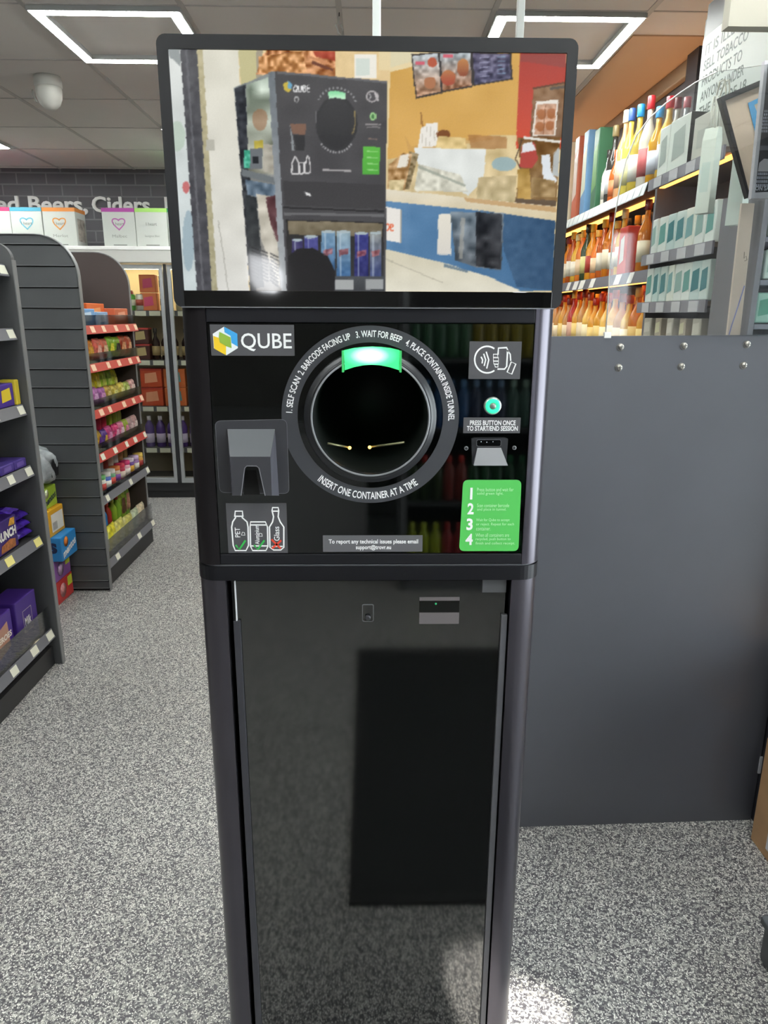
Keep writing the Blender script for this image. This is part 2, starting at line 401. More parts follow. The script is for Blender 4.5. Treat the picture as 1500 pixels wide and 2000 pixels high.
put('ring_lettering', onY(g, PF-.0012), WHT, rg); put('ring_lettering', onY(gb_, PF-.0012), WHT, rg)
# tunnel and lip
lipm = M('2b2c30', .3, metal=.3)
g = G().lathe([(RH, KY+.010), (RH, KY-.006), (RH+.003, KY-.0085), (RH+.006, KY-.007), (RH+.0085, KY-.004), (RH+.012, KY-.004), (RH+.0135, KY-.002), (RH+.0135, KY+.006)], 96, cx, cz, 'y', cap=False)
put('tunnel_lip', g, lipm, K)
g = G().lathe([(RH+.0002, KY-.0088), (RH+.0016, KY-.0095), (RH+.003, KY-.0088)], 96, cx, cz, 'y', cap=False); put('lip_edge', g, M('9a9ca0', .3, metal=.5), K)
g = G().lathe([(RH, KY+.006), (RH, KY+.36), (.0001, KY+.361)], 64, cx, cz, 'y', cap=False); T = put('tunnel', g, M('161a18', .5), K)
for sx, pA, pB in ((-1, (640, 866), (683, 874)), (1, (790, 864), (722, 873))):  # reflected light streaks modelled as rods with glowing tips
    qa = pt(*pA, Y=KY+.012); qb = pt(*pB, Y=KY+.035)
    put('reflection_streak', G().tube([qa, qa.lerp(qb, .5), qb], .0018, 8), M('8c8a6a', .35, metal=.6), T)
    bm = G().lathe([(.0001, .0028), (.002, .002), (.0028, 0), (.002, -.002), (.0001, -.0028)], 10); bm.map(lambda x, y, z: (x+qb.x, y+qb.y-.003, z+qb.z))
    put('reflection_glint', bm, M('ffc860', .4, emit=4), T)
# green light bar
cx2 = cx
def arcband(r0, r1, a0, a1, n=24):
    return [(cx+r1*math.cos(math.radians(a0+(a1-a0)*i/n)), cz+r1*math.sin(math.radians(a0+(a1-a0)*i/n))) for i in range(n+1)]+[(cx+r0*math.cos(math.radians(a1+(a0-a1)*i/n)), cz+r0*math.sin(math.radians(a1+(a0-a1)*i/n))) for i in range(n+1)]
def lbar(px_in): return None
P = [k2(672, 684), k2(690, 680), k2(708, 678), k2(727, 677), k2(746, 678), k2(763, 680), k2(780, 684), k2(779, 722), k2(760, 716), k2(742, 712.5), k2(726, 711.5), k2(710, 712.5), k2(692, 716), k2(674, 722)]
def green_mat():
    m = bpy.data.materials.new('green_lamp'); m.use_nodes = True; nt = m.node_tree; b = nt.nodes['Principled BSDF']
    tc = nt.nodes.new('ShaderNodeTexCoord'); mp = nt.nodes.new('ShaderNodeMapping')
    c = k2(722, 694); off = parent_world(K)
    mp.inputs['Location'].default_value = (-(c[0]-off.x)*24, 0, -(c[1]-off.z)*55); mp.inputs['Scale'].default_value = (24, 0, 55)
    gr = nt.nodes.new('ShaderNodeTexGradient'); gr.gradient_type = 'SPHERICAL'
    r = nt.nodes.new('ShaderNodeValToRGB'); r.color_ramp.elements[0].color = (.01, .62, .12, 1); r.color_ramp.elements[1].color = (.85, 1, .88, 1); r.color_ramp.elements[1].position = .75
    e = r.color_ramp.elements.new(.3); e.color = (.08, .8, .3, 1)
    nt.links.new(tc.outputs['Object'], mp.inputs[0]); nt.links.new(mp.outputs[0], gr.inputs[0]); nt.links.new(gr.outputs['Color'], r.inputs[0])
    nt.links.new(r.outputs[0], b.inputs['Emission Color']); b.inputs['Emission Strength'].default_value = 1.6; b.inputs['Base Color'].default_value = (.05, .5, .15, 1)
    return m
LB = put('signal_lamp', onY(fill2d([P], .022), KY+.001), green_mat(), K); LB['label'] = 'glowing green lamp bar'
for sgn, X in ((-1, k2(672, 700)[0]), (1, k2(780, 700)[0])):
    zt = k2(0, 682)[1]; zb = k2(0, 724)[1]; put('lamp_end', G().box(min(X, X+sgn*.003), max(X, X+sgn*.003), KY-.011, KY+.010, zb, zt), M('3fae62', .3, emit=.25), LB)
ring_l = M('7e8084', .35, metal=.4)
# QUBE sticker
GS = M('4c4b4f', .5)
def sticker(name, px, mat=GS, r=.0006, d=.0007, Y=None, parent=K):
    p = kpoly(px); x0 = (p[0][0]+p[3][0])/2; x1 = (p[1][0]+p[2][0])/2; z1 = (p[0][1]+p[1][1])/2; z0 = (p[2][1]+p[3][1])/2
    return put(name, onY(fill2d([rrect(x0, x1, z0, z1, r)], d), (Y or PF)-d/2), mat, parent)
SF = PF-.0009
def ktext(name, s, px, parent, mat=WHT, bold=.022, Y=None):
    a = k2(px[0], px[3]); b = k2(px[2], px[1]); g = fit(txt(s, bold), a[0], b[0], a[1], b[1]); return put(name, onY(g, Y or SF), mat, parent)
st = sticker('logo_sticker', [(409, 634), (574, 634), (575, 695), (412, 695)])
def kfill(name, px, parent, mat, Y=None, d=.0003): return put(name, onY(fill2d([kpoly(px)], d), Y or SF), mat, parent)
def flat(name, polys, parent, mat, Y=None):
    g = G()
    for P in polys: q = kpoly(P); g.add([(u, v, 0) for u, v in q], [tuple(range(len(q)))])
    return put(name, onY(g, Y or SF), mat, parent)
flat('hexagon_white', [[(437, 638), (463, 652), (464, 680), (442, 694), (417, 680), (415, 652)]], st, M('e4e8ea', .4), SF)
flat('hexagon_blue', [[(437, 638), (463, 652), (464, 677), (452, 670), (450, 656), (438, 649)]], st, M('3f9fdc', .4), SF-.0002)
flat('hexagon_yellow', [[(416, 656), (427, 660), (429, 669), (441, 676), (441, 694), (418, 681)]], st, M('e9c32c', .4), SF-.0002)
flat('hexagon_green', [[(428, 648), (450, 659), (452, 680), (441, 676), (429, 669), (427, 658)]], st, M('8fb043', .4), SF-.0004)
ktext('lettering', 'QUBE', (471, 651, 569, 686), st, bold=.008)
# bottle sticker
st = sticker('material_sticker', [(441, 983), (559, 984), (562, 1081), (445, 1081)])
def kline(pxs, wpx=2.6, closed=False): return stroke([k2(*p) for p in pxs], wpx/1288, closed)
g = G()
for ln, cl in (([(459, 999), (473, 999), (474, 1010), (472, 1011), (482, 1020), (484, 1030), (485, 1066), (480, 1076), (459, 1076), (455, 1066), (452, 1030), (454, 1020), (460, 1011), (458, 1010)], True),
               ([(459, 1009), (473, 1009)], False),
               ([(489, 1020), (518, 1020), (522, 1030), (523, 1068), (519, 1076), (493, 1076), (489, 1068), (488, 1030)], True), ([(488, 1026), (521, 1026)], False), ([(490, 1067), (522, 1067)], False),
               ([(532, 992), (543, 992), (544, 998), (543, 1010), (547, 1020), (554, 1030), (554, 1070), (548, 1075), (534, 1075), (527, 1070), (526, 1030), (532, 1020), (534, 1010), (531, 998)], True), ([(532, 999), (543, 999)], False), ([(530, 1068), (552, 1068)], False)):
    s_ = kline(ln, 2.8, cl); g.add(s_.v, s_.f)
put('container_outlines', onY(g, SF), WHT, st)
def vtext(name, s, px, parent, mat=WHT, bold=.012):
    a = k2(px[0], px[3]); b = k2(px[2], px[1]); t = txt(s, bold); t.v = [(-p[1], p[0], 0) for p in t.v]; return put(name, onY(fit(t, a[0], b[0], a[1], b[1]), SF-.0002), mat, parent)
vtext('lettering', 'PET', (459, 1031, 468, 1050), st); vtext('lettering', 'Aluminium', (498, 1026, 505, 1064), st); vtext('lettering', 'Glass', (535, 1029, 545, 1057), st)
g = G()
for c in ((474, 1043), (508, 1045)):
    s_ = kline([(c[0]-3, c[1]+3), (c[0]-1, c[1]-3), (c[0]+3, c[1]-2), (c[0]+4, c[1]+3)], 1.4, True); g.add(s_.v, s_.f)
put('recycling_marks', onY(g, SF-.0002), WHT, st)
g = G()
for ln in ([(460, 1065), (467, 1074), (479, 1056)], [(496, 1065), (503, 1074), (516, 1056)]): s_ = kline(ln, 4); g.add(s_.v, s_.f)
put('green_ticks', onY(g, SF-.0004), M('35b04e', .5), st)
g = G()
for ln in ([(530, 1054), (548, 1072)], [(549, 1056), (531, 1072)]): s_ = kline(ln, 4); g.add(s_.v, s_.f)
put('red_cross', onY(g, SF-.0004), M('d9452f', .5), st)
# email sticker
st = sticker('help_sticker', [(630, 1047), (826, 1046), (825, 1077), (631, 1080)], M('5b5a5e', .5))
ktext('lettering', 'To report any technical issues please email', (642, 1054, 817, 1065), st); ktext('lettering', 'support@trovr.eu', (695, 1065, 764, 1076), st)
# contactless sticker
st = sticker('contactless_sticker', [(918, 667), (1020, 667), (1016, 741), (915, 740)])
g = G()
for ln, cl, wd in (([(952+24.5*math.cos(math.radians(t)), 702.5+26*math.sin(math.radians(t))) for t in range(55, 306, 10)], False, 3),
               ([(940, 697), (943, 703), (942, 710)], False, 2.6), ([(945, 691), (949, 703), (946, 715)], False, 2.6), ([(950, 687), (955, 703), (951, 720)], False, 2.6),
               ([(973, 693), (974, 680), (990, 679), (992, 684), (990, 716), (986, 721), (972, 721)], False, 3), ([(991, 684), (997, 692), (998, 705)], False, 2.6),
               ([(964, 692), (972, 692), (973, 698), (964, 698)], True, 2), ([(964, 699), (974, 699), (974, 705), (964, 705)], True, 2), ([(964, 706), (974, 706), (974, 711), (965, 711)], True, 2), ([(966, 712), (973, 712), (973, 717), (968, 717)], True, 2),
               ([(999, 707), (1008, 711), (1000, 731), (991, 727)], True, 2.6)):
    s_ = kline(ln, wd, cl); g.add(s_.v, s_.f)
put('tap_to_pay_symbol', onY(g, SF), WHT, st)
# start button
bc = k2(962.5, 793)
g = G().lathe([(.0001, PF-.004), (.0075, PF-.0042), (.0098, PF-.0046), (.0126, PF-.004), (.0134, PF-.001), (.0134, PF)], 32, *bc, 'y'); B = put('start_button', g, M('b9c9c0', .3, metal=.6), K)
put('glow_ring', G().lathe([(.0050, PF-.0046), (.0070, PF-.0052), (.0104, PF-.0052), (.0112, PF-.0046)], 32, *bc, 'y', cap=False), M('2fe0a0', .3, emit=.8), B)
put('button_cap', G().lathe([(.0001, PF-.006), (.004, PF-.006), (.0052, PF-.0045)], 24, *bc, 'y'), M('8c938f', .3, metal=.5), B)
st = sticker('button_label', [(907, 816), (1018, 816), (1016, 847), (904, 846)])
ktext('lettering', 'PRESS BUTTON ONCE', (918, 821.5, 1008, 831), st); ktext('lettering', 'TO START/END SESSION', (912, 832.5, 1012, 842), st)
# receipt slot: a hood with scanner window and sloping chute
a = k2(921, 857); b_ = k2(992, 857); c = k2(988, 908); d = k2(922, 906)
g = fill2d([[a, (a[0]+.004, a[1]+.0015), (b_[0]-.004, b_[1]+.0015), b_, c, d], ], .006)
C_ = put('receipt_slot', onY(g, PF-.002), M('232428', .35), K)
g = G(); q = [k2(932, 874), k2(978, 874), k2(989, 906), k2(923, 906)]
g.add([(q[0][0], PF-.0052, q[0][1]), (q[1][0], PF-.0052, q[1][1]), (q[2][0], PF-.016, q[2][1]), (q[3][0], PF-.016, q[3][1]), (q[3][0], PF-.003, q[3][1]-.001), (q[2][0], PF-.003, q[2][1]-.001)], [(0, 1, 2, 3), (3, 2, 5, 4), (0, 3, 4), (1, 5, 2), (0, 4, 5, 1)])
put('chute', g, M('7d7e83', .4, metal=.3), C_)
q0 = k2(930, 871); q1 = k2(978, 858); put('scan_window', onY(fill2d([rrect(q0[0], q1[0], q0[1], q1[1], .003)], .001), PF-.0056), M('08090a', .1), C_)
g = stroke([(x, z) for x, z in rrect(q0[0], q1[0], q0[1], q1[1], .003)], .0008, True); put('window_rim', onY(g, PF-.0064), M('5a5b60', .4), C_)
g = G()
for px in ((939, 862), (962, 862), (950, 863)):
    t = G().lathe([(.0001, PF-.0070), (.0008, PF-.0066)], 8, *k2(*px), 'y'); g.add(t.v, t.f)
put('sensor_dots', g, M('c8ccd4', .3), C_)
for px in ((911, 876), (1005, 875)):
    s_ = put('screw', G().lathe([(.0001, PF-.0022), (.0024, PF-.002), (.0032, PF-.0012), (.0034, PF)], 16, *k2(*px), 'y'), M('3c3e42', .3, metal=.7), K)
    put('screw_ring', G().lathe([(.0022, PF-.0024), (.003, PF-.002)], 16, *k2(*px), 'y', cap=False), M('9ea0a4', .4), s_)
# green instruction sign
gp = [k2(905, 938), k2(1019, 938), k2(1013, 1077), k2(897, 1077)]
def rquad(q, r):
    out = []
    for i in range(4):
        p = Vector(q[i]); a = (Vector(q[i-1])-p).normalized(); b = (Vector(q[(i+1) % 4])-p).normalized()
        for t in range(6):
            s_ = t/5; p0 = p+a*r; p1 = p+b*r; out.append(tuple(p0*(1-s_)**2+p*2*s_*(1-s_)+p1*s_**2))
    return out
gs = put('instruction_sign', onY(fill2d([rquad(gp, .0085)], .0012), PF-.0006), M('52bd57', .5), K); gs['label'] = 'green numbered instruction sign'
rows = [('1', (918, 953, 923.5, 976), ['Press button and wait for', 'solid green light.'], (932, 953)), ('2', (913, 983, 926, 1005), ['Scan container barcode', 'and place in tunnel.'], (932, 984)),
        ('3', (911, 1013, 924, 1036), ['Wait for Qube to accept', 'or reject. Repeat for each', 'container.'], (930, 1013)), ('4', (909, 1043, 924, 1065), ['When all containers are', 'recycled, push button to', 'finish and collect receipt.'], (929, 1042))]
for n_, box, lines, (lx, ly) in rows:
    ktext('numeral', n_, box, gs, bold=.03, Y=PF-.0016)
    for i, l in enumerate(lines): ktext('lettering', l, (lx, ly+i*8.3, lx+73*len(l)/25.5, ly+7+i*8.3), gs, bold=.0, Y=PF-.0016, mat=M('b9e8b6', .5))
# scanner hood
fr = [k2(420, 822), k2(560, 819), k2(565, 964), k2(429, 962)]
notch = [k2(510, 967), k2(502, 915), k2(498, 911), k2(483, 911), k2(478, 915), k2(471, 967)]
H_ = put('scanner_surround', onY(fill2d([rquad(fr, .009)], .003), PF-.0015), M('323237', .45), K)
put('surround_edge', onY(stroke(rquad(fr, .009), .0007, True), PF-.0031), M('6a6a70', .4), H_)
hd = .028
A = k2(444, 838); Bq = k2(537, 838); Cq = k2(545, 968); Dq = k2(453, 968)
a2 = k2(449, 892, KY-hd); b2 = k2(528, 892, KY-hd); c2 = k2(531, 968, KY-hd); d2 = k2(454, 968, KY-hd)
n1 = [k2(471, 968, KY-hd), k2(478, 914, KY-hd), k2(482, 910, KY-hd), k2(501, 910, KY-hd), k2(506, 914, KY-hd), k2(518, 968, KY-hd)]
y0 = PF-.003; y1 = KY-hd
P3 = lambda q, y: (q[0], y, q[1])
HM = M('46474c', .38, metal=.15)
g = G(); g.add([P3(A, y0), P3(Bq, y0), P3(b2, y1), P3(a2, y1)], [(0, 1, 2, 3)])
put('hood_slope', g, M('5d6064', .4), H_)
g = G(); g.add([P3(Bq, y0), P3(Cq, y0), P3(c2, y1), P3(b2, y1)], [(0, 1, 2, 3)]); g.add([P3(A, y0), P3(a2, y1), P3(d2, y1), P3(Dq, y0)], [(0, 1, 2, 3)])
put('hood_cheeks', g, M('55545d', .35, metal=.3), H_)
g = fill2d([[a2, b2, c2, n1[5], n1[4], n1[3], n1[2], n1[1], n1[0], d2]], .003); put('hood_front', onY(g, y1+.0015), M('37373c', .42), H_)
e = G()
for ln in ([n1[0], n1[1], n1[2], n1[3], n1[4], n1[5]],): s_ = stroke(ln, .0012); e.add(s_.v, s_.f)
put('notch_edge', onY(e, y1-.0006), M('7d7d82', .4), H_)
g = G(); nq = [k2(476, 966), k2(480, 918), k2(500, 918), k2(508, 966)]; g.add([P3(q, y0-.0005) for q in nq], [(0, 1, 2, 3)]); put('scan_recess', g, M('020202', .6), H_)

# display head
SY = KY-.004
sc = [(302, 62), (1132, 78), (1083, 598), (345, 596)]
x0, z0 = k2(345, 596, SY); x1 = k2(1131, 78, SY)[0]; z1 = k2(720, 70, SY)[1]; x0 = k2(303, 62, SY)[0]
bx0, bx1, bz0, bz1 = x0, x1, HZ1-.0025, z1
ax0, ax1 = k2(328, 93, SY)[0]-.0005, k2(1108, 105, SY)[0]; az1 = k2(720, 99, SY)[1]; az0 = k2(720, 569, SY)[1]
DS = put('display', onY(fill2d([rrect(bx0, bx1, bz0, bz1, .012), rrect(ax0, ax1, az0, az1, .001)], .02), SY+.010), M('131318', .5), K)
put('display_back', G().box(bx0+.004, bx1-.004, SY+.018, SY+.05, bz0, bz1-.004, .004), M('1b1b1e', .5), DS)
put('lower_bezel', G().box(ax0, ax1, SY-.0006, SY+.004, bz0+.001, az0, .0003), M('050506', .04, ior=1.9), DS)
put('bezel_edge', G().box(bx0+.01, bx1-.01, SY-.001, SY+.004, bz0-.0006, bz0+.001), M('85868c', .3, metal=.5), DS)
# picture shown on the display: coloured grid of screen pixels
PX0, PX1, PY0, PY1 = 318, 1112, 88, 574
SC_ = .66
PW, PH = int((PX1-PX0)*SC_), int((PY1-PY0)*SC_)
img = np.zeros((PH, PW, 3)); img[:] = np.array([226, 205, 158])/255
yy, xx = np.mgrid[0:PH, 0:PW]; XXp = PX0+(xx+.5)/SC_; YYp = PY0+(yy+.5)/SC_
rng = np.random.RandomState(3)
def mask(P):
    m = np.zeros((PH, PW), bool); n = len(P)
    for i in range(n):
        x1_, y1_ = P[i]; x2_, y2_ = P[(i+1) % n]
        if y1_ == y2_: continue
        c = ((y1_ > YYp) != (y2_ > YYp)) & (XXp < (x2_-x1_)*(YYp-y1_)/(y2_-y1_)+x1_); m ^= c
    return m
def h2(c): c = c.lstrip('#'); return np.array([int(c[i:i+2], 16)/255 for i in (0, 2, 4)])
def blurn(sc):
    a = rng.rand(max(2, int(PH/sc)+2), max(2, int(PW/sc)+2)); fy = yy/sc; fx = xx/sc; iy = fy.astype(int); ix = fx.astype(int); ty = fy-iy; tx = fx-ix
    return (a[iy, ix]*(1-ty)*(1-tx)+a[iy+1, ix]*ty*(1-tx)+a[iy, ix+1]*(1-ty)*tx+a[iy+1, ix+1]*ty*tx)-.5
def poly(P, c, c2=None, ax='y', noise=0, ns=6, al=1.0):
    m = mask(P); col = np.broadcast_to(h2(c), img.shape).copy()
    if c2:
        v = YYp if ax == 'y' else XXp; lo, hi = v[m].min() if m.any() else 0, v[m].max() if m.any() else 1
        t = np.clip((v-lo)/max(hi-lo, 1), 0, 1)[..., None]; col = h2(c)*(1-t)+h2(c2)*t
    if noise: col = col+(blurn(ns)*noise)[..., None]*2
    img[m] = img[m]*(1-al)+col[m]*al
def ell(x, y, rx, ry, c, c2=None, al=1.0): poly([(x+rx*math.cos(t*.3142), y+ry*math.sin(t*.3142)) for t in range(20)], c, c2, al=al)
def line(P, wd, c, al=1.0):
    for (xa_, ya_), (xb_, yb_) in zip(P, P[1:]):
        l = math.hypot(xb_-xa_, yb_-ya_) or 1; nx, ny = -(yb_-ya_)/l*wd/2, (xb_-xa_)/l*wd/2
        poly([(xa_+nx, ya_+ny), (xb_+nx, yb_+ny), (xb_-nx, yb_-ny), (xa_-nx, ya_-ny)], c, al=al)
def R(x0_, y0_, x1_, y1_): return [(x0_, y0_), (x1_, y0_), (x1_, y1_), (x0_, y1_)]
# left: street, post, sealant, white wall
poly(R(318, 88, 400, 574), 'dde0dc', 'c4cfd0', noise=.05, ns=20)
poly([(326, 93), (350, 93), (352, 128), (330, 110)], '9aa0a0'); ell(345, 265, 16, 30, 'b3c6b4', al=.7); ell(362, 365, 7, 12, 'c45a5a', al=.8); ell(367, 470, 12, 60, '8fa6b2', al=.7)
poly([(350, 88), (384, 88), (415, 574), (384, 574)], '56565a', '4a4a50', noise=.05)
line([(362, 90), (396, 572)], 4, '74757a', .6)
poly([(383, 88), (398, 88), (430, 574), (413, 574)], 'bdb491', 'a8a284', noise=.05, ns=4)
poly([(394, 88), (464, 88), (486, 574), (424, 574)], 'dedbcb', 'd9d8d2', noise=.03, ns=20)
line([(425, 430), (436, 500), (445, 572)], 1.5, '8f8d84', .7); poly(R(402, 272, 418, 292), 'b9b7ab')
# back wall of the shop in the picture
poly([(464, 88), (500, 88), (506, 170), (470, 165)], 'c4bd8f'); poly(R(500, 88, 512, 150), 'a39a86')
poly([(520, 96), (655, 97), (655, 152), (500, 144), (508, 112)], 'b5794a', noise=.35, ns=5); poly([(505, 108), (590, 97), (600, 140), (504, 141)], 'c28a55', noise=.3, ns=4)
poly([(610, 98), (655, 98), (655, 118), (615, 108)], 'a9442f', noise=.1); line([(608, 120), (650, 135)], 6, '6b3c2c'); line([(600, 108), (652, 126)], 5, 'c98a5e')
poly(R(655, 88, 760, 160), 'e2c795', noise=.03); poly(R(692, 105, 736, 152), 'eeeadf'); poly(R(696, 112, 722, 146), 'd3dcd3'); poly(R(740, 95, 1020, 135), 'e6d3a6')
poly([(762, 140), (815, 125), (812, 118), (1017, 96), (1012, 290), (757, 330)], 'd2a454', 'd7a95f', noise=.03, ns=30)
poly([(762, 130), (806, 118), (808, 100), (762, 96)], 'ddd3b0')
for q, c, c2 in (([(806, 107), (856, 103), (862, 178), (814, 188)], 'b9c3c8', 'a77a5a'), ([(860, 103), (919, 102), (922, 166), (866, 176)], 'a9b4ba', '9c6a4a'), ([(924, 102), (996, 104), (999, 152), (928, 164)], '544f68', '4b4a66')):
    ctr = np.mean(q, axis=0); poly([tuple(ctr+(np.array(p)-ctr)*1.09) for p in q], '35302f'); poly(q, c, c2, noise=.22, ns=4)
ell(845, 120, 9, 10, 'b5563c'); ell(876, 150, 15, 15, 'b6764a', 'a54836'); ell(905, 130, 12, 18, 'c08550', '8b4a34'); poly(R(812, 118, 830, 124), 'd06070'); poly(R(866, 104, 885, 110), 'd06070'); ell(840, 160, 12, 12, 'ad7350')
for i in range(5): line([(938, 112+i*9), (958, 110+i*9)], 2.5, '9f9fb8', .8); line([(972, 110+i*8), (988, 109+i*8)], 2, '88a4bc', .8)
poly([(1017, 100), (1108, 104), (1106, 200), (1100, 290), (1008, 290)], 'a83c34', 'd2553f'); poly([(1020, 98), (1108, 101), (1107, 130), (1016, 118)], '8e4844', al=.7)
poly([(1043, 172), (1108, 158), (1102, 268), (1036, 268)], '8d6b4c', '7a5c44', noise=.08); line([(1042, 172), (1106, 160)], 3, '5d4030'); line([(1075, 172), (1106, 168)], 5, '5c554e')
poly([(1048, 196), (1092, 194), (1086, 263), (1040, 265)], 'e8e2d8'); poly([(1050, 203), (1088, 201), (1083, 262), (1044, 263)], 'c9a085', noise=.12, ns=4)
for p in ((1059, 222), (1078, 220), (1056, 246), (1075, 244)): ell(p[0], p[1], 9, 10, 'b0714a', 'a5683f')
line([(1067, 204), (1062, 262)], 1.5, '8d5a3c')
# counter clutter
poly([(758, 310), (800, 300), (960, 262), (1010, 262), (1006, 420), (756, 385)], 'd3bd8c', 'd9c59a', noise=.1, ns=14)
poly([(790, 262), (805, 285), (960, 262), (965, 270), (800, 300)], 'c99c5c', al=.6)
poly([(822, 248), (832, 244), (832, 240), (856, 238), (855, 285), (816, 288)], 'ece8df'); [line([(826+i*8, 245), (824+i*8, 285)], 1, 'b7b0a2', .8) for i in range(4)]
line([(823, 218), (825, 245)], 3, '9a6d3a'); ell(866, 262, 14, 10, '7d4d2c'); poly([(856, 265), (910, 268), (912, 290), (850, 290)], 'd9bf84', noise=.1); poly([(915, 262), (990, 265), (990, 290), (920, 288)], 'a87748', noise=.05, al=.7)
poly([(808, 288), (950, 290), (945, 350), (915, 382), (880, 360), (820, 330)], 'e3e6e2', 'd9ddd8', noise=.04, ns=12)
poly([(800, 295), (818, 300), (800, 368), (786, 368)], '857453', noise=.2, ns=3); poly([(760, 320), (785, 298), (805, 300), (790, 370), (757, 372)], 'b08a5c', noise=.25, ns=5); poly([(782, 303), (800, 300), (795, 325), (775, 328)], 'e6e0d2')
poly([(760, 350), (790, 350), (786, 374), (758, 372)], 'cdbb8e', noise=.15, ns=4); poly([(818, 320), (900, 340), (915, 375), (810, 372)], 'cfcdbd', noise=.15, ns=5); line([(818, 325), (910, 362)], 5, '9aa093', .8)
poly([(935, 345), (1010, 342), (1005, 405), (930, 395)], 'cbb88e', 'b9a980', noise=.12, ns=8); ell(985, 320, 24, 14, '8fb0bd', al=.8)
poly([(1012, 268), (1096, 266), (1088, 402), (1005, 400), (1018, 330)], '7c5a34', '8a6a3e', noise=.12, ns=8); poly([(1020, 285), (1045, 276), (1052, 310), (1040, 328), (1015, 326)], 'b24a42'); poly([(1022, 280), (1040, 276), (1048, 292), (1020, 298)], 'e2e4e6')
poly([(1058, 302), (1075, 300), (1078, 335), (1090, 352), (1078, 362), (1062, 350)], 'dfe4e8'); poly([(1082, 300), (1094, 285), (1092, 345), (1080, 340)], 'c4d2da', al=.8); line([(1024, 268), (1096, 276)], 5, 'e4e2da'); line([(1020, 272), (1008, 310), (1018, 330)], 2, '4a3a30')
poly([(1012, 330), (1035, 328), (1040, 395), (1012, 394)], 'a8853f', 'c09a50', noise=.08); poly([(1040, 345), (1085, 352), (1086, 385), (1038, 385)], '9c7f52', noise=.15); poly([(1008, 386), (1088, 392), (1086, 405), (1008, 402)], '5e4c3a')
poly([(753, 368), (905, 385), (1088, 402), (1086, 431), (920, 408), (753, 392)], 'e0d8c4', 'd6c6a2', noise=.03, ns=20); poly([(905, 385), (1088, 403), (1087, 414), (912, 394)], 'c5a375')
# blue counter front, sign, blurred figure, floor
poly([(753, 392), (920, 408), (1086, 431), (1080, 568), (1015, 568), (880, 520), (750, 486)], '5d86ad', '43698f', 'x', noise=.03, ns=20); poly([(975, 416), (1086, 431), (1081, 568), (1010, 560), (985, 490)], '3f5c7b', '35506e', 'x', noise=.04, al=.85)
poly([(753, 403), (784, 409), (783, 474), (750, 468)], 'e9e5de'); line([(783, 409), (783, 474)], 2, 'a5a29a')
for P_ in ([(753, 430), (753, 452)], [(753, 440), (758, 436), (761, 444), (757, 450), (753, 449)], [(763, 445), (768, 442), (768, 438), (764, 437), (762, 444), (764, 451), (769, 450)]): line(P_, 2.4, 'e0643f')
poly([(857, 418), (882, 416), (882, 498), (854, 496)], 'e5e0d2', 'd8d4cc'); poly([(880, 412), (985, 416), (980, 528), (930, 522), (890, 508)], '74828d', '545a60', noise=.22, ns=9); poly([(930, 412), (982, 418), (978, 526), (930, 520)], '33363c', '2b2c30', noise=.12, ns=8); line([(905, 425), (900, 505)], 8, 'a9a79e', .6)
poly([(748, 484), (870, 514), (955, 540), (1022, 570), (746, 570)], 'cfc8b0', 'e0dccb', noise=.03, ns=14); line([(752, 505), (865, 552)], 1.5, '9f9a8a', .7); line([(868, 518), (915, 530)], 5, '5d7385', .8)
# the machine in the picture
poly([(456, 170), (533, 137), (560, 570), (488, 570)], '8f9694', '85817c', noise=.08, ns=10); poly([(457, 172), (478, 164), (500, 570), (488, 570)], '2f333a', '3a3a3d', noise=.1, ns=5)
poly([(480, 165), (525, 148), (536, 340), (484, 335)], 'a9b7a8', '9a9a8c', noise=.25, ns=14); ell(507, 232, 15, 22, '9a6c4c', al=.6); poly([(495, 275), (513, 273), (514, 290), (496, 292)], 'b9a94a', noise=.1); poly([(487, 290), (512, 288), (512, 328), (488, 330)], '6d7276'); poly(R(493, 305, 504, 318), '23262a'); poly(R(475, 292, 487, 328), '4fae92', noise=.15, ns=3); poly([(513, 280), (535, 282), (536, 338), (514, 334)], 'aaa598', noise=.08)
poly([(470, 328), (545, 348), (546, 360), (472, 343)], '6f7578'); poly([(478, 350), (540, 360), (545, 395), (482, 380)], '6b7c8c', noise=.15); poly([(500, 378), (540, 385), (545, 560), (510, 470)], 'c9c3b4', 'b9b4a8', noise=.1, ns=10); poly([(518, 385), (540, 380), (545, 480), (528, 440)], '5b3a3e', noise=.12); poly([(478, 380), (500, 385), (515, 560), (490, 565)], '2f3336', '3c3d3e', noise=.06)
for i in range(9):
    for q in ((490, 482, 506, 488), (508, 488, 523, 494), (527, 494, 543, 503)): line([(q[0], q[1]+i*6.6), (q[2], q[3]+i*7)], 2.6, '1e1e20', .8)
poly([(523, 139), (540, 138), (560, 570), (548, 570)], '6f767c', 'a9adb0', noise=.03)
poly([(536, 138), (756, 158), (753, 570), (560, 570), (545, 300)], '4e4d4f', '48474a', noise=.02, ns=20)
poly([(540, 137), (756, 157), (756, 161), (541, 142)], '66666a'); poly([(552, 352), (753, 360), (752, 408), (556, 400)], '414042'); line([(553, 405), (752, 412)], 3, '2a2a2b'); line([(555, 417), (752, 420)], 5, '6a6a6c')
poly([(553, 163), (561, 156), (569, 162), (570, 174), (562, 180), (555, 174)], 'c9b24a'); poly([(561, 156), (569, 162), (570, 173), (562, 170)], '6fa6c4')
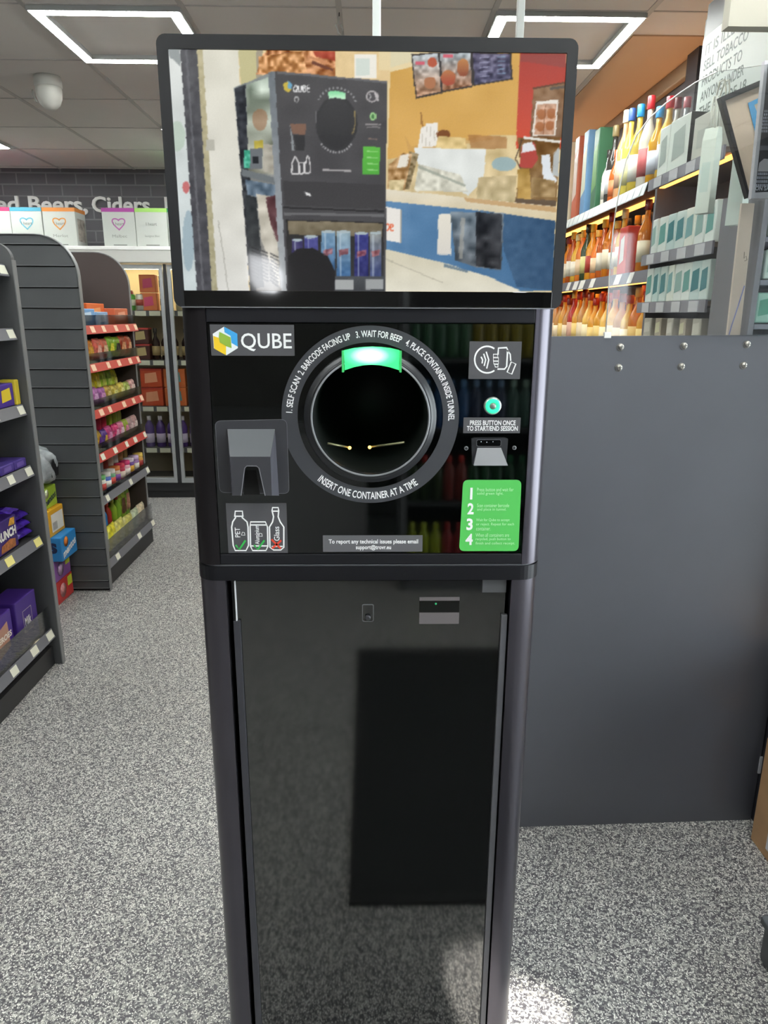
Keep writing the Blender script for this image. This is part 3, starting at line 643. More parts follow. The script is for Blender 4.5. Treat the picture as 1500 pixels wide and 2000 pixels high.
def glyph(ch, x, y, s_, wd, c):
    Gl = {'Q': [[(0, .5), (.2, 1), (.6, 1), (.8, .5), (.6, 0), (.2, 0), (0, .5)], [(.5, .3), (.9, -.1)]], 'U': [[(0, 1), (0, .3), (.2, 0), (.5, 0), (.7, .3), (.7, 1)]], 'B': [[(0, 0), (0, 1), (.5, 1), (.6, .75), (.5, .55), (0, .55)], [(.5, .55), (.65, .3), (.5, 0), (0, 0)]], 'E': [[(.6, 1), (0, 1), (0, 0), (.6, 0)], [(0, .5), (.5, .5)]]}
    for l in Gl[ch]: line([(x+p[0]*s_, y-p[1]*s_*1.55) for p in l], wd, c)
for i, ch in enumerate('QUBE'): glyph(ch, 573+i*8.8, 178, 8.5, 2.1, 'e8e8e8')
ell(579, 192, 5, 6, 'b5b5b5'); ell(579, 193, 3, 4, '4d4c4e')
for a_ in range(0, 25):
    t = math.radians(205+a_*5.4); 
    if a_ % 2 == 0: line([(657+40*math.cos(t), 212+42*math.sin(t)), (657+40*math.cos(t+.08), 212+42*math.sin(t+.08))], 4, 'a9a9ab', .8)
    t = math.radians(38+a_*4.2)
    if a_ % 2 == 0: line([(657+38*math.cos(t), 252+45*math.sin(t)), (657+38*math.cos(t+.08), 252+45*math.sin(t+.08))], 4, 'b4b4b6', .8)
ell(657, 240, 41, 54, '3a3a3c'); ell(657, 240, 36, 48, '3f3f41', '373739'); line([(692, 215), (693, 240), (688, 262)], 2, 'a5905c', .8); line([(617, 215), (618, 240)], 1.5, '8b8b8d', .8)
poly([(641, 177), (655, 175), (674, 179), (674, 193), (655, 190), (642, 192)], '7fd89c', 'c9f4d0')
ell(727, 187, 12, 11, 'b5b0b0'); ell(727, 187, 9.5, 8.5, '555356'); line([(722, 182), (725, 187), (722, 192)], 1.6, 'c9c9c9'); line([(733, 180), (738, 195)], 3, 'c0bcbc'); ell(729, 226, 6, 8, '9fcf8e'); ell(729, 226, 3, 5, '4b7a4a'); line([(714, 241), (744, 242)], 3, 'a59f9f', .8); line([(716, 247), (742, 248)], 3, 'a59f9f', .6); line([(720, 270), (736, 271)], 2.5, '8f7a70', .8)
poly([(566, 240), (597, 241), (596, 262), (571, 261)], '7f6152'); poly([(565, 240), (570, 262), (575, 292), (570, 292)], '8e9396'); poly([(572, 262), (596, 263), (594, 292), (578, 292)], '38383a')
poly([(709, 285), (742, 286), (741, 340), (707, 339)], '62b84b', '54a943'); [line([(716, 294+i*12), (738, 295+i*12)], 2, 'a5dd93', .8) for i in range(4)]
for P_ in ([(570, 338), (569, 318), (573, 310), (576, 304), (580, 310), (583, 318), (583, 338), (570, 338)], [(585, 338), (584, 316), (594, 316), (594, 338), (585, 338)], [(596, 338), (596, 320), (599, 303), (602, 303), (605, 322), (605, 338), (596, 338)]): line(P_, 2.4, 'd4d2d2')
line([(630, 331), (686, 333)], 3.5, 'b0adad', .9); poly([(594, 373), (606, 377), (607, 382), (597, 380)], 'e4e4e4')
# cooler shelf with cans in the picture
poly([(558, 428), (750, 434), (748, 570), (562, 570)], '2b2a2a', '38383a'); poly([(562, 430), (748, 436), (747, 462), (563, 458)], '7f7560', '6e6552', noise=.05)
for x_, y_, wd_, ca, cb in ((570, 466, 20, '3f3a66', '332f55'), (594, 460, 27, '4f5090', '3b3c70'), (627, 450, 27, '7fa0ba', '2d5482'), (657, 450, 28, '9db3bd', '2c5688'), (692, 453, 27, '3c3f84', '2a2c62'), (722, 452, 24, '8a8f8c', '2f3b70')):
    poly(R(x_, y_, x_+wd_, 552), ca, cb, noise=.07, ns=4); ell(x_+wd_/2, y_+2, wd_/2, 3, 'a9b7bc'); line([(x_+wd_*.3, y_+5), (x_+wd_*.3, 540)], 3, 'c3d0da', .5)
    poly([(x_+4, y_+38), (x_+wd_-4, y_+34), (x_+wd_-5, y_+46), (x_+5, y_+50)], '9c5152', noise=.2, ns=3, al=.7)
poly(R(652, 540, 750, 570), '4d5054', '3c3e42'); poly(R(655, 546, 690, 566), 'a5a8a8'); poly(R(713, 546, 748, 566), '9c9fa0')
poly([(562, 500), (580, 486), (610, 484), (640, 500), (655, 530), (652, 570), (560, 570)], '232224')
# soft blur
for _ in range(1):
    b = img.copy(); b[1:-1, 1:-1] = (img[1:-1, 1:-1]*2+img[:-2, 1:-1]+img[2:, 1:-1]+img[1:-1, :-2]+img[1:-1, 2:])/6; img = b
img = np.clip(img+(rng.rand(PH, PW, 1)-.5)*.015, 0, 1)
linimg = np.where(img <= .04045, img/12.92, ((img+.055)/1.055)**2.4)
NU, NV = 520, 312
us = np.linspace(ax0-.0003, ax1+.0003, NU+1); vs_ = np.linspace(az0-.0003, az1+.0003, NV+1)
offK = parent_world(DS)
UU, VV = np.meshgrid(us, vs_); n_ = UU.size
co = np.stack([UU.ravel()-offK.x, np.full(n_, SY+.0035)-offK.y, VV.ravel()-offK.z], 1)
idx = np.arange(n_).reshape(NV+1, NU+1)
quads = np.stack([idx[:-1, :-1], idx[:-1, 1:], idx[1:, 1:], idx[1:, :-1]], -1).reshape(-1, 4)
me = bpy.data.meshes.new('screen_picture'); me.vertices.add(n_); me.vertices.foreach_set('co', co.ravel())
me.loops.add(quads.size); me.loops.foreach_set('vertex_index', quads.ravel()); me.polygons.add(len(quads)); me.polygons.foreach_set('loop_start', np.arange(0, quads.size, 4)); me.polygons.foreach_set('loop_total', np.full(len(quads), 4)); me.update(calc_edges=True)
# each grid point takes the colour of the picture there
Rm = np.array(R3).T
W3 = np.stack([UU.ravel(), np.full(n_, SY), VV.ravel()-EYE], 1) @ Rm.T
pxs = 750+F*W3[:, 0]/-W3[:, 2]; pys = 1000-F*W3[:, 1]/-W3[:, 2]
ix = np.clip(((pxs-PX0)*SC_).astype(int), 0, PW-1); iy = np.clip(((pys-PY0)*SC_).astype(int), 0, PH-1)
att = me.color_attributes.new('picture', 'FLOAT_COLOR', 'POINT'); colr = np.ones((n_, 4)); colr[:, :3] = linimg[iy, ix]; att.data.foreach_set('color', colr.ravel())
m = bpy.data.materials.new('lit_screen'); m.use_nodes = True; nt = m.node_tree; b = nt.nodes['Principled BSDF']
at = nt.nodes.new('ShaderNodeAttribute'); at.attribute_name = 'picture'; nt.links.new(at.outputs['Color'], b.inputs['Emission Color'])
b.inputs['Emission Strength'].default_value = .98; b.inputs['Base Color'].default_value = (.004, .004, .004, 1); b.inputs['Roughness'].default_value = .05; b.inputs['IOR'].default_value = 1.6
put('screen_picture', me, m, DS)
# cable conduits running up behind the kiosk
for (x, wd, c, lab) in ((735.5, .0145, 'f2f6f2', 'bright white square conduit rising behind the middle of the screen'), (1015, .012, 'c0c2be', 'grey conduit rising behind the right side of the screen')):
    p = pt(x, 60, Y=1.42); o = put('conduit', G().box(-wd/2, wd/2, -.008, .008, 0, CEIL-HZ1+.003-.001, .001), M(c, .5)); o.location = (p.x, 1.42, HZ1-.003); tag(o, lab, 'conduit')
o = thing('ceiling_hook', 'small white hook hanging from the ceiling left of the bright conduit', 'hook', (-.12, 3.2, CEIL))
put('hook_cord', G().tube([(-.12, 3.2, CEIL), (-.121, 3.2, CEIL-.022)], .0018, 6), M('2c2c2c', .6), o)
put('hook_body', G().tube([(-.121, 3.2, CEIL-.018), (-.124, 3.2, CEIL-.04), (-.133, 3.2, CEIL-.046), (-.124, 3.2, CEIL-.075), (-.108, 3.2, CEIL-.085), (-.106, 3.2, CEIL-.060), (-.116, 3.2, CEIL-.045)], .004, 8), M('cfcec7', .4), o)
# ---------------------------------------------------------------- ceiling camera
dm = thing('ceiling_camera', 'white motion sensor camera on the ceiling left of the kiosk', 'camera', (-1.605, 4.04, CEIL))
put('mount', G().lathe([(.062, CEIL-.001), (.066, CEIL-.02), (.066, CEIL-.045), (.060, CEIL-.05)], 28, -1.605, 4.04), M('c9c8c2', .45), dm)
put('housing', G().lathe([(.060, CEIL-.046), (.063, CEIL-.06), (.060, CEIL-.095), (.048, CEIL-.125), (.026, CEIL-.146), (.0001, CEIL-.152)], 28, -1.605, 4.04), M('d2d1ca', .4), dm)
g = G().tube([(-1.605-.064, 4.0, CEIL-.07), (-1.605-.056, 3.985, CEIL-.1), (-1.605-.04, 3.98, CEIL-.13)], .004, 6); put('seam_trim', g, M('8d8c86', .4), dm)
for (x, y) in ((-2.35, 4.75),):
    s_ = thing('smoke_detector', 'round white detector disc on the ceiling at the left edge', 'smoke detector', (x, y, CEIL)); put('disc', G().lathe([(.05, CEIL-.001), (.05, CEIL-.02), (.03, CEIL-.03), (.0001, CEIL-.03)], 24, x, y), M('b9b7b2', .5), s_)

# ================================================================ GONDOLAS
GPAN = M('515356', .5, noise=.05, nscale=5); GEDGE = M('7b7c7e', .45); GIN = M('2e2e30', .6)
def panel_prof(xa_, xb_, z1_, r, n=10):
    P = [(xa_, 0.0), (xb_, 0.0)]
    for i in range(n+1):
        t = math.radians(90*i/n); P.append((xb_-r+r*math.cos(t), z1_-r+r*math.sin(t)))
    P.append((xa_, z1_)); return P
STRIP = {'red': M('b4433c', .5), 'grey': M('6b6c72', .5)}
TAGM = M('dcdccb', .6); TAGY = M('e6dc8a', .6); TAGR = M('e8c4a8', .6)
def shelf(parent, x_back, x_front, ya, yb, z, strip, ntags, tagm, riser=0, seed=0):
    g = G().box(x_back, x_front, ya, yb, z-.02, z, .002); sh = put('shelf', g, GIN, parent)
    sx = x_front
    P = [(sx, z+.004), (sx+.014, z-.038), (sx+.011, z-.040), (sx-.002, z+.0)]
    g = G().prism(P, ya+.004, yb-.004, 'y'); put('price_strip', g, STRIP[strip], sh)
    rr = random.Random(seed)
    for i in range(ntags):
        y = ya+.05+(yb-ya-.12)*(i+.3*rr.random())/max(1, ntags-1) if ntags > 1 else (ya+yb)/2
        wd = rr.uniform(.045, .06)
        if y+wd > yb-.01: y = yb-.01-wd
        def q(t, o=.0012): return (sx+.014*t+o, z+.004-.042*t+o*.3)
        a_, b2_ = q(.12), q(.86)
        g = G().add([(a_[0], y, a_[1]), (a_[0], y+wd, a_[1]), (b2_[0], y+wd, b2_[1]), (b2_[0], y, b2_[1])], [(0, 1, 2, 3)]); put('price_tag', g, tagm, sh)
    if riser: put('riser', G().box(sx-.004, sx-.001, ya+.006, yb-.006, z+.001, z+riser), glass_sheet((.95, .96, .97), .8), sh)
    return sh
# far gondola: slatted end panel towards the aisle
G2 = thing('gondola_shelving', 'dark grey shelving unit with a slatted curved-top end panel and sweets', 'shelving', (-1.85, 4.1, 0))
X2 = -1.412
sl = [1.811, 1.765, 1.668, 1.57, 1.474, 1.375, 1.277, 1.18, 1.089, .992, .895, .801, .707, .618, .522, .425, .332, .238, .143, .055, 0.012]
P = panel_prof(-2.32, X2+.0, 1.811, .19)
put('end_panel', G().prism(P, 3.675, 3.69, 'y'), M('202123', .6), G2)
g = G(); lips = G()
for zt, zb in zip(sl, sl[1:]):
    zt_, zb_ = zt-.0035, zb+.0035
    def xr(z): return X2 if z < 1.811-.19 else X2-.19+math.sqrt(max(0, .19**2-(z-(1.811-.19))**2))
    n = 6 if zt > 1.6 else 1
    P = [(-2.32, zb_)]+[(xr(zb_+(zt_-zb_)*i/n)-.003, zb_+(zt_-zb_)*i/n) for i in range(n+1)]+[(-2.32, zt_)]
    g.prism(P, 3.664, 3.675, 'y')
    lips.box(-2.32, xr(zb_)-.006, 3.660, 3.664, zb_-.001, zb_+.002)
put('slats', g, GPAN, G2); put('slat_edges', lips, M('717274', .5), G2)
def edge_band(parent, y0_, y1_, x_, ztop, r, zb=.0):
    pts = [(x_, zb)]+[(x_-r+r*math.cos(math.radians(a)), ztop-r+r*math.sin(math.radians(a))) for a in range(0, 91, 9)]+[(x_-.7, ztop)]
    s_ = stroke([(p[0], p[1]) for p in pts], .004); g = G(); n = len(s_.v)
    g.add([(p[0], y0_, p[1]) for p in s_.v]+[(p[0], y1_, p[1]) for p in s_.v], [f for f in s_.f]+[tuple(i+n for i in f) for f in s_.f]+[(i, i+1, n+i+1, n+i) for i in range(n//2-1)]+[(n//2+i, n//2+i+1, n+n//2+i+1, n+n//2+i) for i in range(n//2-1)])
    return put('edge_band', g, GEDGE, parent)
edge_band(G2, 3.660, 3.692, X2+.002, 1.813, .19)
SP = panel_prof(-1.98, X2-.045, 1.80, .19)
put('side_panel', G().prism(SP, 4.552, 4.57, 'y'), M('4b403e', .5), G2)
edge_band(G2, 4.55, 4.572, X2-.043, 1.802, .19)
put('back_panel', G().box(-1.99, -1.97, 3.69, 4.552, .05, 1.80), GIN, G2)
put('base_plinth', G().box(-1.95, X2-.025, 3.69, 4.552, .0, .11), M('2b2b2e', .5), G2)
Z2 = [1.386, 1.195, .960, .730, .502, .152]
for i, z in enumerate(Z2):
    shelf(G2, -1.96, X2-.018 if i < 5 else X2-.012, 3.692, 4.55, z+.002, 'red' if i < 4 else 'grey', 5 if i < 4 else 3, TAGR if i < 3 else TAGM, .055 if i in (0, 1, 2, 3) else (.11 if i == 5 else .03), seed=i)
# near gondola
G1 = thing('gondola_shelving', 'dark shelving unit at the left edge stocked with purple chocolate packs', 'shelving', (-1.8, 2.4, 0))
X1 = -1.335
P = panel_prof(-1.90, X1+.012, 1.70, .06)
put('end_panel', G().prism(P, 2.82, 2.842, 'y'), M('4b4c4e', .5, noise=.05, nscale=4), G1)
g = G().box(X1+.012, X1+.016, 2.818, 2.844, 0, 1.64); put('edge_band', g, GEDGE, G1)
put('back_panel', G().box(-1.92, -1.90, 1.75, 2.82, .05, 1.69), GIN, G1)
put('base_plinth', G().box(-1.88, X1-.02, 1.75, 2.82, 0, .085), M('2f2f31', .5), G1)
Z1 = [1.62, 1.392, 1.108, .868, .578, .168]
for i, z in enumerate(Z1):
    shelf(G1, -1.9, X1-.012, 1.75, 2.815, z, 'grey', [4, 4, 5, 8, 5, 7][i], TAGM if i != 4 else TAGY, .10 if i == 5 else 0, seed=20+i)

# ================================================================ PRODUCTS (each one an object)
MESHES = {}
def cached(key, fn):
    if key not in MESHES: MESHES[key] = fn().mesh(key[0])
    return MESHES[key]
def mo(name, key, fn, mat, parent=None):
    """one object from a cached mesh; the material sits on the object so copies share the mesh"""
    me = cached(key, fn)
    if not me.materials: me.materials.append(mat)
    o = bpy.data.objects.new(name, me); COL.objects.link(o)
    o.material_slots[0].link = 'OBJECT'; o.material_slots[0].material = mat
    if parent: o.parent = parent
    return o
def place(o, x, y, z, rz=0, tilt=0):
    o.location = (x, y, z); o.rotation_euler = (tilt, 0, math.radians(rz)); return o
def carton(w_, d_, h_, col, col2=None, band=None, name='box', patch=.6):
    o = mo(name, ('carton', w_, d_, h_), lambda: G().box(-w_/2, w_/2, -d_/2, d_/2, 0, h_, min(.004, d_*.2)), M(col, .45))
    if col2:
        mo('front_print', ('cprint', w_, d_, h_, patch), lambda: G().add([(-w_*patch/2, -d_/2-.0008, h_*.22), (w_*patch/2, -d_/2-.0008, h_*.30), (w_*patch*.42, -d_/2-.0008, h_*.82), (-w_*patch*.46, -d_/2-.0008, h_*.74)], [(0, 1, 2, 3)]), M(col2, .5), o)
    if band:
        mo('colour_band', ('cband', w_, d_, h_), lambda: G().box(-w_/2-.0006, w_/2+.0006, -d_/2-.0006, d_/2+.0006, h_*.9, h_+.0006), M(band, .5), o)
    return o
def pouch_g(w_, h_, d_, crimp=True, frac=(0, 1), off=0.0, fx=1.0):
    g = G(); nx, nz = 10, 12; vs = []
    rr = random.Random(int(w_*1e4+h_*1e3))
    for side in (-1, 1):
        for j in range(nz+1):
            t = frac[0]+(frac[1]-frac[0])*j/nz
            for i in range(nx+1):
                s = -1+2*i/nx; s *= fx
                th = max(0.0, (1-abs(s)**3.2))**.6*max(0.0, 1-abs(2*t-1)**5)**.7
                wv = 1+.02*math.sin(t*math.pi*2+1)
                if abs(2*t-1) > .93 and crimp: th = .03
                vs.append((s*w_/2*wv*(1-.05*math.sin(math.pi*t)), side*(d_/2*th+off)*(1+.12*math.sin(7*s+9*t)), t*h_))
        if off: break
    m = nx+1; k = (nz+1)*m; fs = []
    for sd_ in range(1 if off else 2):
        for j in range(nz):
            for i in range(nx):
                a = sd_*k+j*m+i; fs.append((a, a+1, a+m+1, a+m))
    if not off:
        for j in range(nz):
            for i in (0, nx): a = j*m+i; fs.append((a, a+m, a+m+k, a+k))
        for i in range(nx):
            for j in (0, nz): a = j*m+i; fs.append((a, a+1, a+1+k, a+k))
    return g.add(vs, fs, True)
def pouch(w_, h_, d_, col, col2='f0e6d0', name='snack_bag', rough=.28):
    o = mo(name, ('pouch', w_, h_, d_), lambda: pouch_g(w_, h_, d_), M(col, rough, noise=.45, nscale=38))
    mo('front_print', ('pprint', w_, h_, d_), lambda: pouch_g(w_, h_, d_, False, (.28, .68), .0015, .62), M(col2, .4, noise=.35, nscale=55), o)
    return o
def tub(r, h_, col, lid, name='sweet_tub', label=None):
    o = mo(name, ('tub', r, h_), lambda: G().lathe([(r*.82, 0), (r*.95, h_*.1), (r, h_*.6), (r*.9, h_*.8)], 18), M(col, .3))
    mo('lid', ('tlid', r, h_), lambda: G().lathe([(r*.96, h_*.78), (r*.98, h_*.80), (r*.96, h_), (.0001, h_*1.01)], 18), M(lid, .35), o)
    if label: mo('label', ('tlab', r, h_), lambda: G().lathe([(r*.965, h_*.15), (r*1.02, h_*.55)], 18), M(label, .5), o)
    return o
def bottle(r, h_, col, cap, lab=None, name='bottle', trans=0, kind='tall', rough=.12):
    sh = .60 if kind == 'tall' else .72
    prof = [(r*.92, 0), (r, h_*.02), (r, h_*sh*.9), (r*.86, h_*sh), (r*.42, h_*(sh+.12)), (r*.34, h_*(sh+.16)), (r*.34, h_*.90)]
    o = mo(name, ('bot', r, h_, kind), lambda: G().lathe(prof, 18), M(col, rough, trans=trans))
    mo('cap', ('bcap', r, h_, kind), lambda: G().lathe([(r*.42, h_*.86), (r*.46, h_*.87), (r*.46, h_*.995), (r*.40, h_), (.0001, h_)], 14), M(cap, .35), o)
    if lab: mo('label', ('blab', r, h_, kind), lambda: G().lathe([(r*1.015, h_*.14), (r*1.015, h_*.44)], 18), M(lab, .5), o)
    return o
def can(r, h_, col, lab=None, name='drink_can', top='b5b8ba'):
    o = mo(name, ('can', r, h_), lambda: G().lathe([(r*.8, 0), (r, h_*.05), (r, h_*.92), (r*.86, h_)], 18), M(col, .3, metal=.3))
    mo('can_top', ('ctop', r, h_), lambda: G().lathe([(r*.87, h_*.995), (r*.87, h_*1.012), (r*.8, h_*1.0), (.0001, h_*1.0)], 18), M(top, .3, metal=.7), o)
    if lab: mo('label', ('clab', r, h_), lambda: G().lathe([(r*1.01, h_*.3), (r*1.01, h_*.68)], 18), M(lab, .45), o)
    return o
CN = {}
ORD = ['first', 'second', 'third', 'fourth', 'fifth', 'sixth', 'seventh', 'eighth', 'ninth', 'tenth', 'eleventh', 'twelfth', 'thirteenth', 'fourteenth', 'fifteenth', 'sixteenth', 'seventeenth', 'eighteenth', 'nineteenth', 'twentieth']
# ---- far gondola stock. kinds: P pouch, T tub, B bottle, C carton ; listed from the near end
def stock_row(items, x, ya, yb, z, rz, where, group, jitter=.004, seed=1):
    rr = random.Random(seed); n = len(items)
    for i, it in enumerate(items):
        k, desc, cat, args = it
        o = {'P': pouch, 'T': tub, 'B': bottle, 'C': carton, 'N': can}[k](*args)
        y = ya+(yb-ya)*(i+.5)/n
        o = place(o, x+rr.uniform(-jitter, jitter), y, z+.003, rz+rr.uniform(-5, 5), 0)
        tag(o, '%s, %s along %s' % (desc, ORD[i], where), cat, group)
SH = ['top shelf', 'second shelf', 'third shelf', 'fourth shelf', 'fifth shelf', 'bottom tray']
def P_(d, c, c2, w_=.085, h_=.13, dd=.05): return ('P', d, 'sweet bag', (w_, h_, dd, c, c2))
def T_(d, c, l, lab=None, r=.034, h_=.09): return ('T', d, 'tub', (r, h_, c, l, 'sweet_tub', lab))
XF, XB = X2-.065, X2-.16
# shelf 1: display cartons and an orange bottle
o = bottle(.035, .185, 'e0662a', 'e0662a', 'f08a45', 'squeeze_bottle', 0, 'fat'); place(o, X2-.145, 3.74, Z2[0]+.003, 90); tag(o, 'tall bright orange bottle behind the blue display box on the top sweets shelf', 'bottle')
o = carton(.22, .07, .085, '6f9fcf', 'c9dcee', name='display_box'); place(o, X2-.065, 3.81, Z2[0]+.003, 90); tag(o, 'light blue counter display box nearest the slatted panel, top shelf', 'box')
o = carton(.18, .07, .07, '86a9cc', 'd4e2ee', name='display_box'); place(o, X2-.065, 4.03, Z2[0]+.003, 92); tag(o, 'low pale blue display box in the middle of the top shelf', 'box')
o = carton(.26, .06, .115, 'd9642c', 'f0a066', name='display_box'); place(o, X2-.125, 4.12, Z2[0]+.003, 90); tag(o, 'orange display box behind the low pale blue box', 'box')
o = carton(.2, .07, .09, 'c86a4a', 'e6a58a', name='display_box'); place(o, X2-.068, 4.35, Z2[0]+.003, 88); tag(o, 'rust orange display box nearest the brown side panel', 'box')
w1 = SH[1]+''
stock_row([P_('orange sweet bag', 'd8792e', 'f2c04c', .09, 0.115), P_('amber orange sweet bag', 'd98a35', 'efb04a', .09, 0.110), P_('salmon pink sweet bag', 'd4695a', 'f0b2a0', .09, 0.115), P_('coral sweet bag', 'd8745a', 'f3c6a0', .09, 0.110), P_('green and yellow sweet bag', '7fae3a', 'e6dc4a', .09, 0.120), P_('lime sweet bag', '8cb23c', '3d3c38', .09, 0.115), P_('red brown sweet bag', 'a8492f', 'dba072', .09, 0.120), P_('brick red sweet bag', 'b3543a', 'e6b48a', .09, 0.115)], XF, 3.71, 4.52, Z2[1]+.01, 90, w1, 'sweet bags on the second shelf', seed=2)
w2 = SH[2]+''
stock_row([P_('pink and red sweet bag', 'c85068', 'e8a0b4', .085, .09), P_('lilac pink sweet bag', 'b678b4', 'e2b6dc', .085, .1), P_('mauve sweet bag', 'a86aa8', 'd8a0cc', .085, .09), P_('tan and gold sweet bag', 'b89c4a', 'e2d28a', .085, .09), P_('khaki yellow sweet bag', 'c2b04c', 'e8e08c', .085, .085), P_('straw yellow sweet bag', 'cfc05a', 'f0e6a0', .085, .09), P_('pale green sweet bag', 'a4b45a', 'd6dca0', .085, .085), P_('pale pink sweet bag', 'd2a4a0', 'eed0c8', .085, .09)], XF, 3.71, 4.52, Z2[2]+.01, 90, w2+', front row', 'sweet bags at the front of the third shelf', seed=3)
stock_row([P_('brown and pink sweet bag', '7a4a4e', 'c87a96', .09, 0.172), P_('beige striped sweet bag', 'a58a5a', 'd8c08a', .09, 0.177), P_('olive gold sweet bag', '9a8a3c', 'd8c85a', .09, 0.172), P_('bright yellow sweet bag', 'dccb2c', 'f3ea62', .09, 0.172), P_('yellow lemon sweet bag', 'e0d234', 'f5ef7a', .09, 0.167), P_('lime green sweet bag', '9cc43a', 'd2e46a', .09, 0.172), P_('fresh green sweet bag', '7fb53a', 'c6e06a', .09, 0.167), P_('yellow green sweet bag', 'b4c63c', 'e2ea7a', .09, 0.162)], XB, 3.72, 4.5, Z2[2]+.003, 90, w2+', back row', 'taller sweet bags at the back of the third shelf', seed=4)
w3 = SH[3]+''
stock_row([P_('yellow striped sweet bag', 'c8a23a', '4a3a7a', .07, .1), P_('mustard and purple sweet bag', 'b8963a', '6a3a8a', .07, .1), P_('violet sweet bag', '5a3c8c', 'd4b44a', .07, .095), P_('magenta pink sweet bag', 'c8508c', 'f0a0c8', .07, .1), P_('hot pink sweet bag', 'd4447c', 'f6b4cc', .07, .1), P_('rose pink sweet bag', 'd07a9c', 'f4cfda', .07, .1), P_('lime and pink sweet bag', 'a4b848', 'd88aa8', .07, .1), P_('grey pink sweet bag', 'b89a9c', 'e0c8c8', .07, .1), P_('blush sweet bag', 'c8a4a4', 'ecd6d0', .07, .1)], XF, 3.71, 4.52, Z2[3]+.01, 90, w3+', front row', 'sweet bags at the front of the fourth shelf', seed=5)
stock_row([T_('bright blue sweet tub', '2f86c8', '3f9ad8'), T_('sky blue sweet tub', '3a92d0', '4aa6e0'), T_('azure blue sweet tub', '358cca', '45a0dc'), T_('cyan blue sweet tub', '49a4d8', '66b8e6'), T_('crimson sweet tub', 'c02a50', 'd83a60'), T_('cherry red sweet tub', 'c83456', 'e04668'), T_('lime green sweet tub', '9cb83c', 'b4cc4e'), T_('olive green sweet tub', '8ca43c', 'a8bc4c'), T_('soft green sweet tub', 'a2b65c', 'bccc78')], XB, 3.72, 4.5, Z2[3]+.07, 90, w3+', back row', 'round sweet tubs at the back of the fourth shelf', seed=6)
put_step = G().box(XB-.06, XB+.04, 3.70, 4.54, Z2[3]+.003, Z2[3]+.07); put('display_step', put_step, GIN, G2)
w4 = SH[4]+''
cols = [('red lidded white novelty tub', 'd8d4cc', 'c23a34', '4a72b8'), ('green lidded white novelty tub', 'dcdcd4', '5a9c5a', 'c84a44'), ('blue novelty tub', '4a6cc0', 'd8d8d4', 'e0e0dc'), ('white lidded green novelty tub', '7ab48a', 'e4e4de', 'd2544a'), ('orange lidded novelty tub', 'c8b4a0', 'd87a3a', '7c4a9c'), ('crimson novelty tub', 'b02a4a', 'd83c5c', 'e6d6c8'), ('pink lidded novelty tub', 'd8a8b4', 'cc3a74', 'e8e0d8'), ('violet novelty tub', '7a5aa8', 'e6dcec', 'd8a83a'), ('mauve novelty tub', '9c7ab4', 'c8b0d8', 'e2e2da'), ('gold lidded novelty tub', 'c89a4a', 'e4c45a', 'a83a34')]
stock_row([T_(c[0], c[1], c[2], c[3], .032, .095) for c in cols], XF+.005, 3.705, 4.53, Z2[4]+.003, 90, w4+', front row', 'novelty tubs at the front of the fifth shelf', seed=7)
cols = [('terracotta novelty jar', 'c06a48', 'e4dcd0'), ('cream novelty jar', 'd8ccb0', 'a84c34'), ('dark brown novelty jar', '5a3a2c', 'c8b090'), ('white capped novelty jar', 'a8b8c4', 'e8e8e4'), ('maroon novelty jar', '8a3a34', 'd8c4b4'), ('blue capped novelty jar', 'd0c8bc', '3a68c0'), ('white novelty jar', 'dcdcda', 'b03c3a'), ('tan novelty jar', 'b08a5c', 'd0b484'), ('khaki novelty jar', 'a0925c', 'c4b47c')]
stock_row([T_(c[0], c[1], c[2], None, .036, .12) for c in cols], XB+.01, 3.72, 4.52, Z2[4]+.05, 90, w4+', back row', 'novelty jars at the back of the fifth shelf', seed=8)
put('display_step', G().box(XB-.05, XB+.05, 3.70, 4.54, Z2[4]+.003, Z2[4]+.05), GIN, G2)
w5 = SH[5]+''
stock_row([P_('pale green sweet pouch', 'a8c49c', 'd8e4c8', .11, .14), P_('yellow sweet pouch', 'd4cc3a', 'f0ec86', .12, .15), P_('soft yellow sweet pouch', 'c8c46a', 'ece6a8', .12, .14), P_('straw sweet pouch', 'b4b060', 'dcd8a4', .11, .13), P_('pale grey green sweet pouch', 'a8b498', 'd4d8c4', .11, .13), P_('cream sweet pouch', 'c4b89c', 'e4dcc8', .11, .13)], XF+.01, 3.705, 4.5, Z2[5]+.003, 90, w5+', front row', 'sweet pouches at the front of the bottom tray', seed=9)
stock_row([P_('beige and black sweet bag', 'b8a068', '3a342c', .1, .16), ('B', 'cobalt blue drink bottle', 'bottle', (.027, .2, '2468b4', 'b83a44', '3a80cc', 'drink_bottle', 0, 'fat')), ('B', 'royal blue drink bottle', 'bottle', (.027, .2, '2460a8', '3c78c8', None, 'drink_bottle', 0, 'fat')), ('B', 'blue drink bottle with red cap', 'bottle', (.027, .2, '2c70bc', 'c03a3c', None, 'drink_bottle', 0, 'fat')), ('B', 'clear blue drink bottle', 'bottle', (.027, .2, '3a88cc', '4a90d0', None, 'drink_bottle', 0, 'fat')), ('B', 'red drink bottle', 'bottle', (.027, .2, 'b83c34', 'd45a4a', None, 'drink_bottle', 0, 'fat')), ('B', 'lime drink bottle', 'bottle', (.027, .2, '9cc43c', 'b8d850', None, 'drink_bottle', 0, 'fat')), ('B', 'lime green drink bottle with red cap', 'bottle', (.027, .2, '88b83c', 'c84a3a', None, 'drink_bottle', 0, 'fat')), P_('lime green sweet bag', '98b83a', '6a4a34', .1, .24), P_('green hanging sweet bag', '7fae3c', 'b88a74', .1, .26)], XB, 3.73, 4.5, Z2[5]+.02, 90, w5+', back row', None, seed=10)

